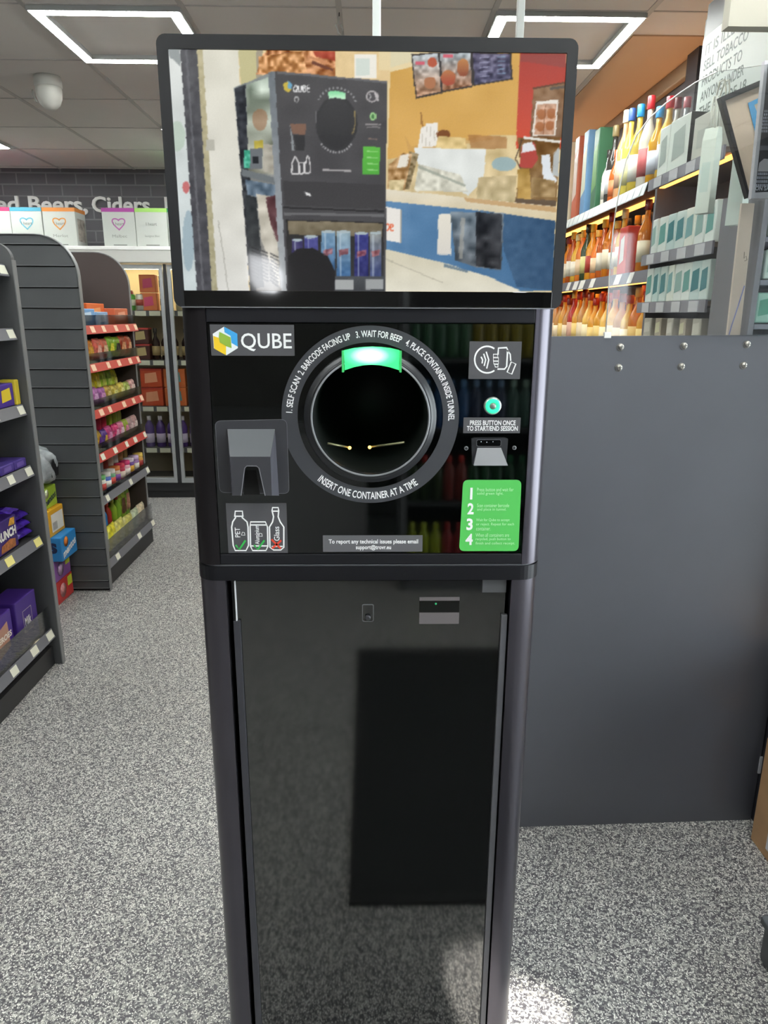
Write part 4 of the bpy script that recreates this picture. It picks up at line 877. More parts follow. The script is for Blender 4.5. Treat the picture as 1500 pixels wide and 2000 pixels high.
# ---- near gondola stock
def one(o, label, cat, x, y, z, rz=90, tilt=0, group=None):
    place(o, x, y, z, rz, tilt); tag(o, label, cat, group); return o
PUR = '4a2a86'; DPUR = '2e1c5c'
def ftxt(parent, s, w_, h_, d_, mat, z=.5, bold=.03, hh=.3, ww=.8):
    g = txt(s, bold); fit(g, -w_*ww/2, w_*ww/2, h_*(z-hh/2), h_*(z+hh/2)); g.map(lambda u, v, q: (u, -d_/2-.0016, v)); me = g.mesh('lettering')
    me.materials.append(mat); o = bpy.data.objects.new('lettering', me); COL.objects.link(o); o.parent = parent; return o
# shelf at 1.108
one(pouch(.16, .14, .08, '4e2c86', 'e2c84a', 'chocolate_bag'), 'purple chocolate share bag with yellow print, left edge of the upper shelf', 'chocolate bag', X1-.13, 2.60, Z1[2]+.003)
one(pouch(.12, .12, .06, '57348e', '7a5cb4', 'chocolate_bag'), 'plain purple chocolate bag at the far end of the upper shelf', 'chocolate bag', X1-.12, 2.745, Z1[2]+.003)
one(carton(.13, .06, .085, '4a3290', 'e0c634', name='chocolate_box'), 'purple chocolate box with yellow patch in front of the purple bags', 'box', X1-.05, 2.71, Z1[2]+.003, 92)
one(carton(.03, .06, .095, 'd9c23a', None, name='chocolate_box'), 'thin yellow box standing at the end of the upper chocolate shelf', 'box', X1-.045, 2.795, Z1[2]+.003, 90)
one(carton(.14, .06, .07, 'd8bf3a', '4a3290', name='chocolate_box'), 'yellow chocolate box left of the purple box on the upper shelf', 'box', X1-.05, 2.56, Z1[2]+.003, 92)
# shelf at .868
for i, (y, c, c2, lb) in enumerate(((2.75, '3e2a72', 'd8c83c', 'yellow and purple chocolate bar pack at the far end of the middle shelf'), (2.65, '453078', 'e2d04a', 'purple bar pack with yellow flash second from the far end of the middle shelf'), (2.54, '2a2048', '4a3a7c', 'dark purple bar pack at the left edge of the middle shelf'))):
    one(pouch(.11, .13, .04, c, c2, 'chocolate_bar_pack'), lb, 'chocolate bars', X1-.10+.03*(i % 2), y, Z1[3]+.012+.0*i, 90, -1.15)
    one(carton(.10, .10, .035, '4b3a88', '6a56a4', name='bar_tray'), 'purple cardboard tray under the bar pack, %s from the far end' % ORD[i], 'tray', X1-.07, y, Z1[3]+.002, 90)
# shelf at .578
b = one(carton(.20, .06, .125, '3a2470', None, name='cereal_bar_box'), 'dark purple cereal bar box with white lettering on the lower left shelf', 'box', X1-.06, 2.585, Z1[4]+.003, 92)
ftxt(b, 'BRUNCH', .20, .125, .06, M('f0eee6', .5), .55, .05, .28, .85)
g = G().add([(-.05, -.0312, .008), (.07, -.0312, .006), (.075, -.0312, .035), (.03, -.0312, .045), (-.04, -.0312, .035)], [(0, 1, 2, 3, 4)]); me = g.mesh('bar_picture'); me.materials.append(M('a8683c', .6, noise=.3, nscale=80)); q = bpy.data.objects.new('bar_picture', me); COL.objects.link(q); q.parent = b
g = G().add([(.03, -.0312, .095), (.08, -.0312, .09), (.085, -.0312, .118), (.05, -.0312, .12)], [(0, 1, 2, 3)]); me = g.mesh('grain_picture'); me.materials.append(M('d8a03a', .6, noise=.3, nscale=90)); q = bpy.data.objects.new('grain_picture', me); COL.objects.link(q); q.parent = b
one(pouch(.14, .18, .05, 'c0402c', 'e0803c', 'snack_bag'), 'red snack bag with orange print behind the cereal bar box', 'snack bag', X1-.14, 2.60, Z1[4]+.003)
one(pouch(.08, .10, .035, 'c43c38', 'd8685c', 'snack_bag'), 'red snack pack between the cereal bar box and the purple bags', 'snack bag', X1-.09, 2.705, Z1[4]+.003)
for i in range(3): one(pouch(.12, .11, .035, '3c1f8a', '6a4ac8', 'chocolate_bag', .15), '%s shiny purple chocolate bag at the far end of the lower shelf' % ['low front', 'middle', 'topmost'][i], 'chocolate bag', X1-.035-.004*i, 2.752, Z1[4]+.022+.036*i, 88, -1.35, 'shiny purple bags leaning at the far end of the lower shelf')
one(pouch(.12, .09, .06, '2e1c60', '5a3a9c', 'chocolate_bag'), 'small dark purple pack below the cereal bar box at the left edge', 'chocolate bag', X1-.05, 2.42, Z1[4]+.003)
# bottom tray: purple chocolate cartons
def choc(x, y, z, rz, s, lb):
    b = one(carton(.17, .11, .22*s, '452a80', None, name='chocolate_box'), lb, 'box', x, y, z, rz)
    g = stroke([(-.035, .06), (.035, .06), (.035, .15), (-.035, .15)], .003, True); g.map(lambda u, v, q: (u, -.0562, v)); me = g.mesh('frame_print'); me.materials.append(M('d4c8c0', .5)); o_ = bpy.data.objects.new('frame_print', me); COL.objects.link(o_); o_.parent = b
    t = txt('Milk', .02); fit(t, -.025, .025, .085, .12); t.map(lambda u, v, q: (u, -.0566, v)); me = t.mesh('lettering'); me.materials.append(M('f2efea', .5)); o_ = bpy.data.objects.new('lettering', me); COL.objects.link(o_); o_.parent = b
    return b
choc(X1-.085, 2.665, Z1[5]+.003, 90, .92, 'purple chocolate carton with framed white lettering, far end of the bottom tray')
b = one(carton(.16, .10, .20, '4a2c88', 'b88a74', name='chocolate_box'), 'purple chocolate carton with picture print cut by the left photo edge', 'box', X1-.08, 2.47, Z1[5]+.003, 92)
ftxt(b, 'HEROES', .16, .20, .10, M('f0e6d8', .5), .55, .04, .12, .8)
choc(X1-.21, 2.60, Z1[5]+.003, 90, 1.0, 'dark purple carton standing behind the framed chocolate carton')
for i, z in enumerate((Z1[1], Z1[0])):
    one(carton(.16, .08, .12, 'b9bcc0', 'dfe2e4', name='snack_box'), 'pale grey snack box at the left edge of the %s shelf' % ('second' if i == 0 else 'top'), 'box', X1-.09, 2.45, z+.003, 90)

# ---- stack of cartons against the slatted panel
def stackbox(pA, pB, ztop, zbot, d_): pass
SX = -1.60
def zat(x, y, Y): return pt(x, y, Y=Y).z
specs = [('red multipack sweet box at the bottom of the carton stack', 'c23a3a', 1137, 1185, 112, 'c8d83c', None, 'e09a9a'), ('purple multipack sweet box second from the stack bottom', '8a5aa0', 1100, 1140, 105, 'c8d83c', None, 'd8b8dc'),
         ('blue mint sweet box with white lettering in the stack', '2f86c8', 1052, 1100, 95, 'e88a3c', 'mentos', None), ('yellow carton with a white barcode label in the stack', 'dba52a', 1008, 1066, 90, 'e6e4da', None, None),
         ('lime green mint sweet box with dark lettering under the wrapped pack', 'a4c43c', 975, 1016, 82, 'e4ecc0', 'mentos', None), ]
zb = 0.002; Y0 = 3.455
hs = [.120, .112, .125, .135, .105]
for i, (lb, c, _a, _b, _x, c2, word, pic) in enumerate(specs):
    h_ = hs[i]; wY = [.19, .185, .19, .175, .165][i]; dX = .26; xo = [0, 0, .045, .0, -.02][i]
    o = carton(wY, dX, h_, c, None, name='sweet_carton'); tag(o, lb, 'box', 'cartons stacked against the slatted panel'); place(o, SX-dX/2+xo-.02*0, Y0+wY/2+.002, zb, 90)
    mt = M(c2, .5)
    if i in (0, 1):
        q_ = G().add([(wY*.16, -dX/2-.001, h_*.5), (wY*.45, -dX/2-.001, h_*.5), (wY*.45, -dX/2-.001, h_*.92), (wY*.16, -dX/2-.001, h_*.92)], [(0, 1, 2, 3)]); me = q_.mesh('price_flash'); me.materials.append(mt); k_ = bpy.data.objects.new('price_flash', me); COL.objects.link(k_); k_.parent = o
        q_ = G().lathe([(.0001, -dX/2-.0012), (wY*.2, -dX/2-.001)], 16, -wY*.16, h_*.5, 'y'); me = q_.mesh('sweet_picture'); me.materials.append(M(pic, .5, noise=.2, nscale=70)); k_ = bpy.data.objects.new('sweet_picture', me); COL.objects.link(k_); k_.parent = o
    elif word:
        t = txt(word, .03); fit(t, -wY*.42, wY*.42, h_*.25, h_*.55); t.map(lambda u, v, q: (u, -dX/2-.0014, v+u*.25)); me = t.mesh('lettering'); me.materials.append(M('f2f2ee', .5) if i == 2 else M('2c3a4c', .5)); k_ = bpy.data.objects.new('lettering', me); COL.objects.link(k_); k_.parent = o
        q_ = G().lathe([(.0001, -dX/2-.0011), (wY*.14, -dX/2-.001)], 14, -wY*.18, h_*.72, 'y'); me = q_.mesh('sweet_picture'); me.materials.append(mt); k_ = bpy.data.objects.new('sweet_picture', me); COL.objects.link(k_); k_.parent = o
        if i == 2:
            t = txt('os', .04); fit(t, dX*.02, dX*.42, h_*.35, h_*.8); t.map(lambda u, v, q: (-wY/2-.0012, -u, v)); me = t.mesh('side_lettering'); me.materials.append(M('1e2a52', .5)); k_ = bpy.data.objects.new('side_lettering', me); COL.objects.link(k_); k_.parent = o
    else:
        q_ = G().add([(-wY*.36, -dX/2-.001, h_*.14), (wY*.42, -dX/2-.001, h_*.14), (wY*.42, -dX/2-.001, h_*.82), (-wY*.36, -dX/2-.001, h_*.82)], [(0, 1, 2, 3)]); me = q_.mesh('white_label'); me.materials.append(mt); k_ = bpy.data.objects.new('white_label', me); COL.objects.link(k_); k_.parent = o
        q_ = G()
        for j in range(9): q_.add([(-wY*.3+j*.006, -dX/2-.0014, h_*.2), (-wY*.3+j*.006+.0028, -dX/2-.0014, h_*.2), (-wY*.3+j*.006+.0028, -dX/2-.0014, h_*.5), (-wY*.3+j*.006, -dX/2-.0014, h_*.5)], [(0, 1, 2, 3)])
        me = q_.mesh('barcode'); me.materials.append(M('6a6a66', .6)); k_ = bpy.data.objects.new('barcode', me); COL.objects.link(k_); k_.parent = o
    zb += h_+.002
o = mo('wrapped_pack', ('wrap', 1), lambda: pouch_g(.19, .20, .24), M('a0a6aa', .2, noise=.3, nscale=20)); place(o, SX-.12+.01, Y0+.10, zb, 90); tag(o, 'grey plastic wrapped pack on top of the carton stack', 'pack')
q_ = G().add([(-.035, -.122, .05), (.045, -.122, .05), (.05, -.124, .09), (.03, -.123, .13), (0, -.123, .14), (-.03, -.123, .11)], [(0, 1, 2, 3, 4, 5)]); me = q_.mesh('dark_patch'); me.materials.append(M('17171a', .4)); k_ = bpy.data.objects.new('dark_patch', me); COL.objects.link(k_); k_.parent = o
# ================================================================ BACK: chiller, wine boxes, wall sign
FRX0, FRX1, FRY = -3.7, .5, 5.7
CH = thing('drinks_chiller', 'long white-topped glass door beer chiller along the blockwork wall', 'chiller', (-1.6, 6.0, 0))
CW = M('c8c8c4', .45); CI = M('e3d3ad', .6)
put('canopy', G().box(FRX0, FRX1, FRY-.03, 6.38, 1.815, 1.93, .008), CW, CH)
put('top_edge', G().box(FRX0, FRX1, FRY-.034, FRY-.02, 1.905, 1.932, .004), M('f0f0ee', .4), CH)
put('back_liner', G().box(FRX0+.02, FRX1-.02, 6.30, 6.36, .10, 1.81), CI, CH)
put('base', G().box(FRX0, FRX1, FRY+.03, 6.38, 0, .10).box(FRX0, FRX1, FRY+.01, FRY+.05, .06, .16), M('202124', .5), CH)
put('side_wall', G().box(FRX0, FRX0+.03, FRY+.02, 6.37, .1, 1.81).box(FRX1-.03, FRX1, FRY+.02, 6.37, .1, 1.81), CW, CH)
ZF = [1.473, 1.098, .735, .40]
for z in ZF:
    s_ = put('shelf', G().box(FRX0+.03, FRX1-.03, FRY+.10, 6.30, z-.02, z), M('6f6c68', .5), CH)
    put('price_strip', G().box(FRX0+.03, FRX1-.03, FRY+.085, FRY+.10, z-.04, z+.002), M('5a5c60', .5), s_)
    for x in np.arange(-1.93, -.4, .11): put('price_tag', G().box(x, x+.085, FRY+.083, FRY+.0855, z-.038, z-.002), M('d9dccb', .5), s_)
put('led_strip', G().box(FRX0+.05, FRX1-.05, FRY+.40, FRY+.44, 1.795, 1.812), M('fff0c8', .4, emit=14.0), CH)
for x in (-3.0, -2.27, -1.545, -.82, -.10):
    put('door_post', G().box(x-.012, x+.012, FRY-.004, FRY+.03, .13, 1.81, .003), M('26272a', .4), CH)
for i, x in enumerate((-3.0, -2.27, -1.545, -.82)):
    d_ = put('door', G().box(x+.016, x+.044, FRY-.006, FRY+.02, .13, 1.805, .003).box(x+.68, x+.708, FRY-.006, FRY+.02, .13, 1.805, .003).box(x+.04, x+.69, FRY-.006, FRY+.02, 1.775, 1.805, .003).box(x+.04, x+.69, FRY-.006, FRY+.02, .13, .17, .003), M('a9adb0', .35, metal=.4), CH)
    put('pane', G().box(x+.042, x+.684, FRY+.002, FRY+.008, .17, 1.776), glass_sheet((.97, .97, .95), .6), d_)
CL = 'in the beer chiller'
def fr(o, label, cat, x, z, y=FRY+.17, rz=0, grp=None): place(o, x, y, z+.002, rz); tag(o, label, cat, grp)
zt = ZF[0]
for x, c, lb in ((-1.885, '7a2a34', 'dark red beer can'), ):
    fr(can(.038, .15, c, 'd8c8b8'), lb+' at the left of the chiller top shelf', 'can', x, zt+.0); 
fr(can(.033, .12, '5fae4c', 'e6ecdc'), 'green and white can behind the curved side panel in the chiller', 'can', -1.855, zt, FRY+.13)
fr(can(.033, .12, 'd8d8d2', 'a84a3c'), 'white can next to the green can in the chiller', 'can', -1.785, zt, FRY+.13)
for lev in (0, 1):
    z = zt+lev*.135
    fr(carton(.125, .075, .13, 'd8784a', 'd0507c', name='can_multipack'), '%s orange and pink can pack on the chiller top shelf' % ('lower', 'upper')[lev], 'can pack', -1.715, z, FRY+.15)
    fr(can(.036, .13, 'e4dccb', '3a2c28', top='c8c0a8'), '%s cream and black beer can by the chiller door frame' % ('lower', 'upper')[lev], 'can', -1.60, z, FRY+.15)
    for j, x in enumerate((-1.48, -1.40, -1.30, -1.2, -1.1)): fr(can(.036, .13, ('cfc9a8', 'c8c8bc', 'a8b09c')[j % 3], 'dfe0d0'), '%s pale beer can on the chiller top shelf, %s right of the door frame' % (('lower', 'upper')[lev], ORD[j]), 'can', x, z, FRY+.15)
zt = ZF[1]
for lev in (0, 1): fr(carton(.13, .09, .12, '4a2420', 'b8a878', 'b03a38', 'can_multipack'), '%s dark beer multipack with red top band in the chiller' % ('lower', 'upper')[lev], 'can pack', -1.80, zt+lev*.123, FRY+.15)
for j, x in enumerate((-1.695, -1.62, -1.55, -1.46, -1.38, -1.3, -1.2)): fr(bottle(.032, .24, '2a1c18', '1a1614', 'a89468', 'beer_bottle'), 'dark beer bottle with tan label, %s from the left on the chiller middle shelf' % ORD[j], 'bottle', x, zt, FRY+.15)
zt = ZF[2]
for lev in (0, 1):
    fr(carton(.17, .10, .145, 'c8502c', 'e8a07c', 'b03a30', 'can_multipack'), '%s orange red cider multipack in the chiller' % ('lower', 'upper')[lev], 'can pack', -1.745, zt+lev*.148, FRY+.16)
    fr(carton(.17, .10, .145, 'd0703c', '7ab8c0', None, 'can_multipack'), '%s orange and teal cider multipack in the chiller' % ('lower', 'upper')[lev], 'can pack', -1.56, zt+lev*.148, FRY+.16)
    for j, x in enumerate((-1.38, -1.2)): fr(carton(.16, .10, .145, 'b8c8a8', 'dfe6d0', None, 'can_multipack'), '%s pale green multipack in the chiller, %s right of the teal pack' % (('lower', 'upper')[lev], ORD[j]), 'can pack', x, zt+lev*.148, FRY+.16)
zt = ZF[3]
for j, x in enumerate((-1.8, -1.71, -1.62, -1.53, -1.44, -1.35)): fr(bottle(.036, .25, '5a4488', 'e0dce8', 'cfc4e0', 'cider_bottle', 0, 'fat'), 'purple tinted cider bottle, %s from the left on the lowest chiller shelf' % ORD[j], 'bottle', x, zt, FRY+.15)
put('clear_shelf_lip', G().box(-1.9, -.1, FRY+.09, FRY+.1, .10, .16), M('b8b8b4', .5), CH)
# wine boxes
def heart(cx_, cz_, s_):
    P = []
    for i in range(30):
        t = 2*math.pi*i/30; P.append((cx_+s_*.9*math.sin(t)**3, cz_+s_*(.72*math.cos(t)-.28*math.cos(2*t)-.1*math.cos(3*t))))
    return P
for x0_, x1_, c, hc, nm, lb in ((-2.93, -2.668, 'cf3a6c', None, '', 'white wine box with pink band cut by the left photo edge'), (-2.665, -2.436, '4a9ab4', '6ab0c4', 'Pinot', 'white wine box with blue band and blue heart'),
                                (-2.430, -2.190, 'd07f34', 'd89048', 'Merlot', 'white wine box with orange band and orange heart'), (-1.993, -1.752, 'a8469a', 'b060a4', 'Malbec', 'white wine box with magenta band and purple heart'),
                                (-1.748, -1.513, '9fcf6a', None, 'Sauvignon Blanc', 'white wine box with light green band and no heart'), (-1.508, -1.28, '3a9a6a', None, '', 'white wine box with dark green band beside the kiosk')):
    w_ = x1_-x0_; h_ = .27; dp = .20
    b = put('wine_box', G().box(-w_/2, w_/2, -dp/2, dp/2, 0, h_, .003), M('bfc3be', .6)); tag(b, lb, 'wine box', 'boxes of wine along the chiller top')
    put_ = lambda nme, g_, mt: (lambda o__: (setattr(o__, 'parent', b), o__)[1])(put(nme, g_, mt))
    put_('colour_band', G().box(-w_/2-.001, w_/2+.001, -dp/2-.001, dp/2+.001, h_-.026, h_+.001), M(c, .5))
    if hc: put_('heart_print', stroke(heart(0, .165, .052), .009, True).map(lambda u, v, q: (u, -dp/2-.0012, v)), M(hc, .5))
    if nm or c == '9fcf6a':
        put_('lettering', fit(txt('I heart', .0), -.04, .04, .150, .172).map(lambda u, v, q: (u, -dp/2-.0016, v)), M('6f706c', .6))
        put_('lettering', fit(txt(nm, .0), -.055, .055, .065, .085).map(lambda u, v, q: (u, -dp/2-.0016, v)), M('8a8c88', .6))
        put_('print_line', G().add([(-.05, -dp/2-.0014, .010), (.05, -dp/2-.0014, .010), (.05, -dp/2-.0014, .016), (-.05, -dp/2-.0014, .016)], [(0, 1, 2, 3)]), M('6f706c', .6))
    b.location = ((x0_+x1_)/2, 5.75+dp/2, 1.934)
    if c == 'd07f34': 
        b.location.y = 5.75+dp/2
        put_('side_print', G().add([(w_/2+.0012, -.07, .04), (w_/2+.0012, .07, .04), (w_/2+.0012, .07, .2), (w_/2+.0012, -.07, .2)], [(0, 1, 2, 3)]), M('a39c94', .6, noise=.3, nscale=30))
# wall lettering
LT = M('e8e8e6', .5, emit=.0)
for s_, xa_, xb_, lb, zlo in (('Chilled', -3.45, -2.88, 'large white wall word ending in ed cut by the left photo edge', 2.262), ('Beers,', -2.80, -2.325, 'large white wall word Beers with a comma on dark blockwork', 2.238), ('Ciders,', -2.285, -1.775, 'large white wall word Ciders on dark blockwork', 2.238), ('Lagers', -1.69, -1.1, 'white wall word mostly hidden behind the kiosk screen', 2.238)):
    g = txt(s_, .022); lo, hi = bounds(g); k_ = (xb_-xa_)/(hi[0]-lo[0]); hgt = .119
    cap = .72; g.v = [((xa_+(p[0]-lo[0])*k_), 2.258+p[1]/cap*hgt, 0) for p in g.v]
    h = solid(g, .018); h.map(lambda u, v, q: (u, YB-.001-q, v)); o = put('wall_lettering', h, LT); tag(o, lb, 'lettering', 'white words on the wall above the chiller')

# ================================================================ COUNTER
CP = M('4c4d54', .36, noise=.03, nscale=5, ior=1.6)
CT = thing('till_counter', 'tall dark grey panelled till counter right of the kiosk with six screws', 'counter', (.8, 2.0, 0))
cy = lambda x: 1.79+(x-.45)*.025
tl = pt(1095, 658, Y=1.795); tr = pt(1465, 653.5, Y=1.81); bl = pt(1025, 1615, Z=0); br = pt(1466, 1601, Z=0)
g = G(); X0_, X1_ = .12, br.x+.0
y0_, y1_ = bl.y-(bl.x-X0_)*(br.y-bl.y)/(br.x-bl.x), br.y
g.add([(X0_, y0_, 0), (X1_, y1_, 0), (X1_, y1_, 1.408), (X0_, y0_, 1.398), (X0_, y0_+.02, 0), (X1_, y1_+.02, 0), (X1_, y1_+.02, 1.408), (X0_, y0_+.02, 1.398)], [(0, 1, 2, 3), (7, 6, 5, 4), (3, 2, 6, 7), (0, 4, 5, 1), (1, 5, 6, 2), (0, 3, 7, 4)])
put('front_panel', g, CP, CT)
put('carcass', G().box(X0_+.01, X1_-.01, y1_+.03, 1.97, .02, 1.0), M('2a2a2c', .6), CT)
put('worktop', G().box(X0_, X1_+.02, y1_+.028, 1.99, 1.0, 1.035, .004), M('77736c', .5), CT)
put('side_panel', G().box(X1_+.004, X1_+.022, 1.745, 1.99, 0, 1.35, .002), M('2c2d33', .45), CT)
for x, y in ((1210, 677), (1335, 675), (1460, 672), (1207, 717), (1330, 715), (1453, 713)):
    p = pt(x, y, Y=1.795+.0); yb_ = y0_+(p.x-X0_)*(y1_-y0_)/(X1_-X0_)
    s_ = put('screw', G().lathe([(.0001, yb_-.006), (.003, yb_-.006), (.006, yb_-.004), (.0072, yb_-.001), (.0072, yb_)], 14, p.x, p.z, 'y'), M('c6c3bb', .3, metal=.7), CT)
    put('screw_slot', G().box(p.x-.0045, p.x+.0045, yb_-.0066, yb_-.0058, p.z-.0009, p.z+.0009).box(p.x-.0009, p.x+.0009, yb_-.0066, yb_-.0058, p.z-.0045, p.z+.0045), M('4a4844', .5), s_)
    o = put('washer', G().lathe([(.0072, yb_-.0015), (.0095, yb_-.001), (.0095, yb_)], 14, p.x-.002, p.z-.001, 'y', cap=False), M('7d7b77', .4, metal=.5), s_)
g = G().box(X1_-.003, X1_+.004, y1_-.004, y1_+.001, pt(1470, 1510, Y=1.80).z, pt(1474, 1478, Y=1.80).z); put('corner_chip', g, M('b8bac0', .5), CT)
# perspex screen
pp = [(1183, 655), (1188, 590), (1192, 520), (1198, 450), (1205, 400), (1213, 355), (1224, 312), (1243, 265), (1270, 229), (1300, 202), (1330, 180), (1360, 160), (1400, 140)]
P = [(pt(x, y, Y=1.785).x, pt(x, y, Y=1.785).z) for x, y in pp]
zt_ = P[-1][1]+.02
out = P+[(1.13, zt_+.03), (1.13, 1.405)]
SCN = thing('perspex_screen', 'clear curved-corner perspex sneeze screen standing on the till counter', 'screen', (.85, 1.79, 1.40))
o = put('sheet', onY(fill2d([out], .003), 1.787), glass_sheet((.93, .95, .95), 1.8, 1.55), SCN)
path = [(u, 1.787, v) for u, v in P]
put('polished_edge', G().tube(path, .0017, 6), M('cfcfca', .35, emit=0.0), SCN)
p1 = pt(1183, 657, Y=1.785)
put('clamp', G().box(p1.x-.005, p1.x+.012, 1.78, 1.79, 1.398, 1.412, .001), M('e0dfdc', .4), SCN)
# cream post with a blue pen line, leaning white strip
tp = [pt(x, y, Y=1.87) for x, y in ((1449, 397), (1474, 397), (1445, 657), (1420, 657))]
g = G(); q = [(p.x, p.z) for p in tp]; g = fill2d([q], .008)
STP = put('cream_upright', onY(g, 1.874), M('dccbbb', .55)); tag(STP, 'narrow cream upright strip with a blue pen line behind the perspex', 'strip')
def child(nm_, g_, mt, par): o__ = put(nm_, g_, mt, par); return o__
pl = [pt(x, y, Y=1.868) for x, y in ((1453, 558), (1440, 600), (1428, 636), (1423, 654))]
child('pen_line', stroke([(p.x, p.z) for p in pl], .0028).map(lambda u, v, d: (u, 1.8655, v)), M('7d86c4', .5), STP)
sq = [pt(x, y, Y=1.868) for x, y in ((1453, 492), (1452, 505), (1456, 500), (1458, 508), (1453, 510))]
child('scribble', stroke([(p.x, p.z) for p in sq], .0014).map(lambda u, v, d: (u, 1.8655, v)), M('5a5450', .5), STP)

# ---------------------------------------------------------------- spirits wall
XS, XW = 1.15, XR
SPW = thing('spirits_shelving', 'dark wall shelving of spirits behind the till counter', 'shelving', (1.35, 4.0, 0))
ZS = [1.985, 1.632, 1.27]
put('back_panel', G().box(XR-.02, XR-.001, 2.96, 6.2, .05, 2.14), M('4a3524', .6), SPW)
for i, z in enumerate(ZS):
    y0s = 2.975
    s_ = put('shelf', G().box(XS+.01, XR-.02, y0s, 6.2, z-.028, z, .002), M('3a3634', .5), SPW)
    # price strip facing the aisle
    P = [(XS+.008, z+.006), (XS-.008, z-.046), (XS-.005, z-.046), (XS+.010, z)]
    put('price_strip', G().prism(P, y0s+.25 if i == 0 else y0s, 6.2, 'y'), M('a9adb0' if i == 0 else '5d5b62', .45), s_)
    g = G().box(XS+.10, XS+.15, y0s+.05, 6.1, z-.033, z-.029); put('led_strip', g, M('ffa850', .4, emit=4.5 if i < 2 else 2), s_)
    rr = random.Random(30+i)
    y = y0s+.3
    while y < 5.2:
        wd = rr.uniform(.06, .09); g = G().add([(XS+.0065-.0012, y, z+.0035), (XS+.0065-.0012, y+wd, z+.0035), (XS-.0078-.001, y+wd, z-.042), (XS-.0078-.001, y, z-.042)], [(0, 1, 2, 3)])
        if i == 0 or rr.random() < .45: put('price_tag', g, M('dde2df', .5) if i == 0 else M('d2cfc8', .5), s_)
        y += wd+.012+(0 if i == 0 else rr.uniform(.02, .2))
put('led_strip', G().box(XR-.10, XR-.06, 3.0, 6.1, 2.14, 2.148), M('ffcb98', .4, emit=8), SPW)  # unseen strip added to throw warm light on the ceiling
put('top_board', G().box(XR-.105, XR-.001, 2.975, 6.2, 2.13, 2.14), M('4a4038', .6), SPW)
put('end_upright', G().box(XS+.02, XR-.02, 2.957, 2.975, .0, 2.03), M('302e30', .5), SPW)
put('upright', G().box(XR-.05, XR-.02, 4.62, 4.66, 1.9, 2.40), M('26282e', .5), SPW)
XI = XS+.065
def sp(o, px, label, cat, z, grp, X=XI, rz=-90, ret=False):
    y = pt(px, 400, X=X).y; place(o, X, y, z+.003, rz); tag(o, label, cat, grp); return y
A_ = 'on the top spirits shelf'; GA = 'bottles and boxes on the top spirits shelf'
def hz(px, py, base, X=XI): return max(.1, pt(px, py, X=X).z-base)
rowA = [('C', 1118, 288, ('e2dcc0', 'a88a5a'), 'cream whisky tube box nearest the kiosk'), ('C', 1134, 277, ('c8694a', 'e6cfc0'), 'orange spirits gift box'), ('C', 1151, 266, ('6f9cc4', 'd8dcc4'), 'light blue and cream spirits gift box'), ('C', 1172, 262, ('3a6a4c', '6a9a5a'), 'dark green spirits gift box'),
        ('B', 1183, 300, ('e0dcd0', '2c2622', 'd8d4c8'), 'short white bottle with black cap'), ('B', 1192, 256, ('3a3834', '8a7a54', 'cfd2d4'), 'dark bottle with gold stopper'), ('B', 1197, 300, ('c0622c', 'b8552a', 'd87a4a'), 'small orange liqueur bottle'), ('B', 1210, 229, ('d8a272', 'e8dcb8', 'c8a890'), 'peach coloured bottle with cream cap'),
        ('B', 1220, 226, ('d8c45a', '3c62a8', 'e6e0a8'), 'yellow bottle with royal blue cap'), ('B', 1236, 219, ('c8b048', '2f96dc', 'e0e0d4'), 'gold bottle with sky blue cap'), ('B', 1254, 204, ('d6d2c4', 'c8343c', 'c85a5a'), 'clear bottle with tall red cap'), ('B', 1272, 223, ('c8921e', '3a94d4', 'c2c6d0'), 'amber bottle with sky blue cap'),
        ('B', 1290, 205, ('c8a03a', 'cc2f3c', 'c8cad4'), 'amber bottle with bright red cap'), ('B', 1305, 207, ('b8b4a8', '7c2a34', 'd4d4d8'), 'clear bottle with dark red cap'), ('B', 1322, 206, ('c8ccd0', 'd0707a', 'd8dadc'), 'clear bottle with pale red cap')]
for i, (k, px, ty, a, lb) in enumerate(rowA):
    h_ = hz(px, ty, ZS[0])
    if k == 'C': o = carton(.085, .085, h_, a[0], a[1], name='gift_box', patch=.9)
    else: o = bottle(.036 if h_ > .3 else .03, h_, a[0], a[1], a[2], 'spirit_bottle')
    sp(o, px, lb+' '+A_, 'box' if k == 'C' else 'bottle', ZS[0], GA)
rowA2 = [('8a8a8c', 'c9a03a', 'grey bottle behind the front row'), ('c8a24a', '7a3028', 'amber bottle behind the front row'), ('b87a2a', 'd8c070', 'dark amber bottle behind the front row')]
for i, px in enumerate((1228, 1246, 1265, 1284, 1300)):
    c = rowA2[i % 3]; sp(bottle(.036, .27, c[0], c[1], 'd0c8b8', 'spirit_bottle'), px, '%s, %s from the kiosk end, top spirits shelf' % (c[2], ORD[i]), 'bottle', ZS[0], GA, X=XI+.095)
